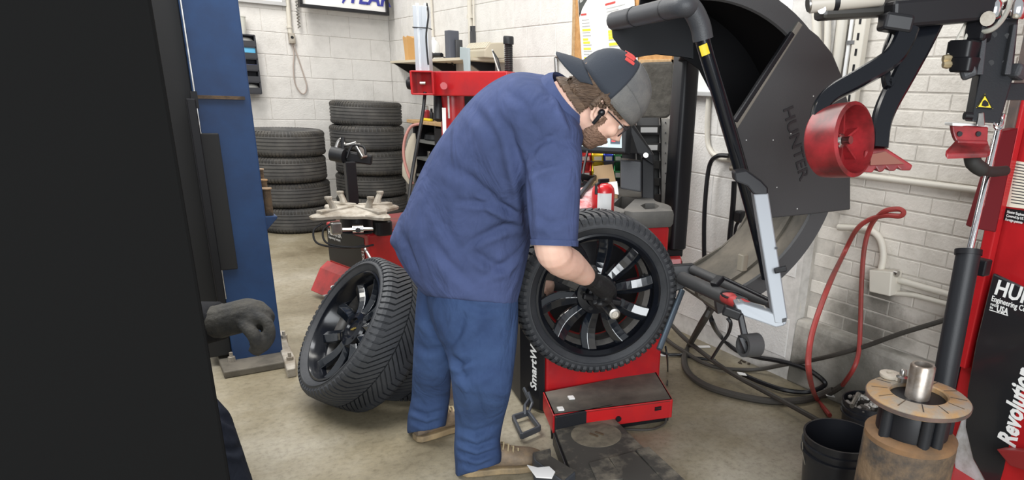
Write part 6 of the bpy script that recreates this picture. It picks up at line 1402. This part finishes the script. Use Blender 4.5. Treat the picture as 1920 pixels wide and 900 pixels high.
eb = G().ball(Hd(-.004, .088, -.020), (.010, .008, .011), RH, 12, 8); eb.tube([Hd(-.004, .092, -.024), Hd(.000, .093, -.040), Hd(.003, .092, -.056)], [.006, .0055, .005], 8)
eb.build('earbud', M_gloss, man, smooth=True)

# ================================================================ second worker behind the added dark wall
M_coat = cloth('dark_jacket', (.022, .022, .024), (.014, .014, .016), .5); M_dpants = cloth('dark_trousers', (.020, .024, .036), (.013, .016, .024), .5)
M_wg = mat('worn_dark_glove', (.060, .055, .045), .85, col2=(.022, .022, .022), nscale=14, bump=.5, bscale=60)
w2 = thing('person', 'Person in dark jacket and gloves reaching out from behind the dark wall', 'person', (-.35, 2.2, 0))
d2 = 2.02
sh, elb, wri = at(165, 470, 2.05), at(300, 615, 2.04), at(425, 600, d2)
hip, kne, ank = at(250, 690, 2.05), at(378, 805, 1.95), at(442, 975, 1.93)
hip2, kne2, ank2 = at(150, 700, 2.25), at(170, 860, 2.35), at(150, 990, 2.5)
pel = (hip + hip2) / 2; nck = at(190, 330, 2.1); hd2 = at(235, 290, 2.05)
sh2_ = at(120, 450, 2.35); el2 = at(190, 600, 2.4); wr2 = at(290, 640, 2.35)
g = G(); g.tube([wri - (wri - elb) * .05, elb + (wri - elb) * .5, elb, (elb + sh) / 2, sh, (sh + nck) / 2], [.058, .072, .075, .08, .09, .11], 16)
g.tube([pel, (pel * 2 + nck) / 3, (pel + nck * 2) / 3, nck + (pel - nck) * .12], [.17, .175, .18, .10], 20); g.tube([wr2, el2, sh2_, (sh2_ + nck) / 2], [.05, .07, .09, .11], 14)
coat, _, _ = fuse(g, 'jacket', M_coat, w2, .009, 6, .5, creases([([(392, 560), (402, 600), (396, 645)], 8, .010), ([(420, 555), (424, 600), (418, 645)], 6, .008)]))
g = G(); g.tube([pel, hip, (hip + kne) / 2, kne, (kne + ank) / 2, ank], [.16, .115, .100, .085, .078, .072], 18); g.tube([pel, hip2, kne2, ank2], [.15, .11, .085, .07], 16)
dp, _, _ = fuse(g, 'trousers', M_dpants, w2, .009, 5, .5, creases([([(400, 770), (430, 790), (450, 800)], 7, .008), ([(410, 840), (440, 845), (465, 830)], 7, .007)]))
hf2 = nrm(V(.8, -.35, -.45)); hu2 = nrm(V(.35, -.1, .93)); hu2 = nrm(hu2 - hf2 * np.dot(hu2, hf2)); hs2 = np.cross(hf2, hu2); R2 = np.array([hf2, hs2, hu2]).T
def Hd2(f, s_, u): return hd2 + hf2 * f + hs2 * s_ + hu2 * u
g = G(); g.tube([wri - (wri - elb) * .25, wri], [.035, .034], 12); g.tube([elb, wri], [.045, .035], 12); g.tube([sh, elb], [.055, .045], 12); g.tube([pel, nck], [.13, .10], 16)
g.tube([nck, hd2 - (hd2 - nck) * .3], [.06, .058], 14); head_shape(g, Hd2, R2); g.tube([hip, kne, ank], [.08, .06, .045], 12); g.tube([hip2, kne2, ank2], [.08, .06, .045], 12); g.tube([sh2_, el2, wr2], [.055, .045, .035], 12); g.tube([sh, nck, sh2_], [.07, .09, .07], 14); g.tube([hip, hip2], [.1, .1], 12)
fuse(g, 'body', M_skin, w2, .008, 3, .5)
eyes(Hd2, R2, w2)
g = G(); g.ball(Hd2(-.022, 0, .036), (.102, .086, .098), R2, 20, 12); g.build('hair', M_hair, w2, smooth=True)
p0, p1 = at(424, 600, d2), at(474, 590, d2); hh2 = nrm(p1 - p0); 
g = G(); g.tube(spl([at(405, 602, d2), p0, at(448, 594, d2), p1, at(488, 612, d2)], 3), [.066] * 3 + [.062] * 3 + [.062] * 3 + [.058] * 3 + [.046], 14, flat=.8)
for i, (dx, dy, dd, r) in enumerate(((0, 0, -.035, .0165), (-2, -6, -.010, .0165), (-4, -10, .018, .016), (-6, -12, .042, .014))):
    g.tube(spl([at(474 + dx, 592 + dy, d2 + dd), at(500 + dx, 604 + dy, d2 + dd), at(506 + dx, 630 + dy, d2 + dd), at(494 + dx, 650 + dy, d2 + dd), at(478 + dx, 662 + dy, d2 + dd)], 3), [r] * 10 + [r * .85] * 3, 10)
g.tube(spl([at(456, 606, d2 - .04), at(474, 626, d2 - .055), at(482, 644, d2 - .05), at(476, 660, d2 - .04)], 3), [.020] * 7 + [.017] * 3, 10)
fuse(g, 'glove', M_wg, w2, .005, 3, .5)
for a in (ank, ank2):
    c = V(a[0], a[1], 0); g = G(); g.loft([[c + V(x, w * math.cos(k * PI / 6), h / 2 + h / 2 * math.sin(k * PI / 6)) for k in range(12)] for x, w, h in ((-.09, .03, .08), (-.06, .042, .13), (.03, .044, .12), (.12, .05, .08), (.19, .03, .05))]); g.build('boot', M_black, w2, smooth=True)
    g = G(); g.tube([a, V(a[0], a[1], .06)], [.07, .06], 12); g.build('trouser_cuff', M_dpants, w2, smooth=True)
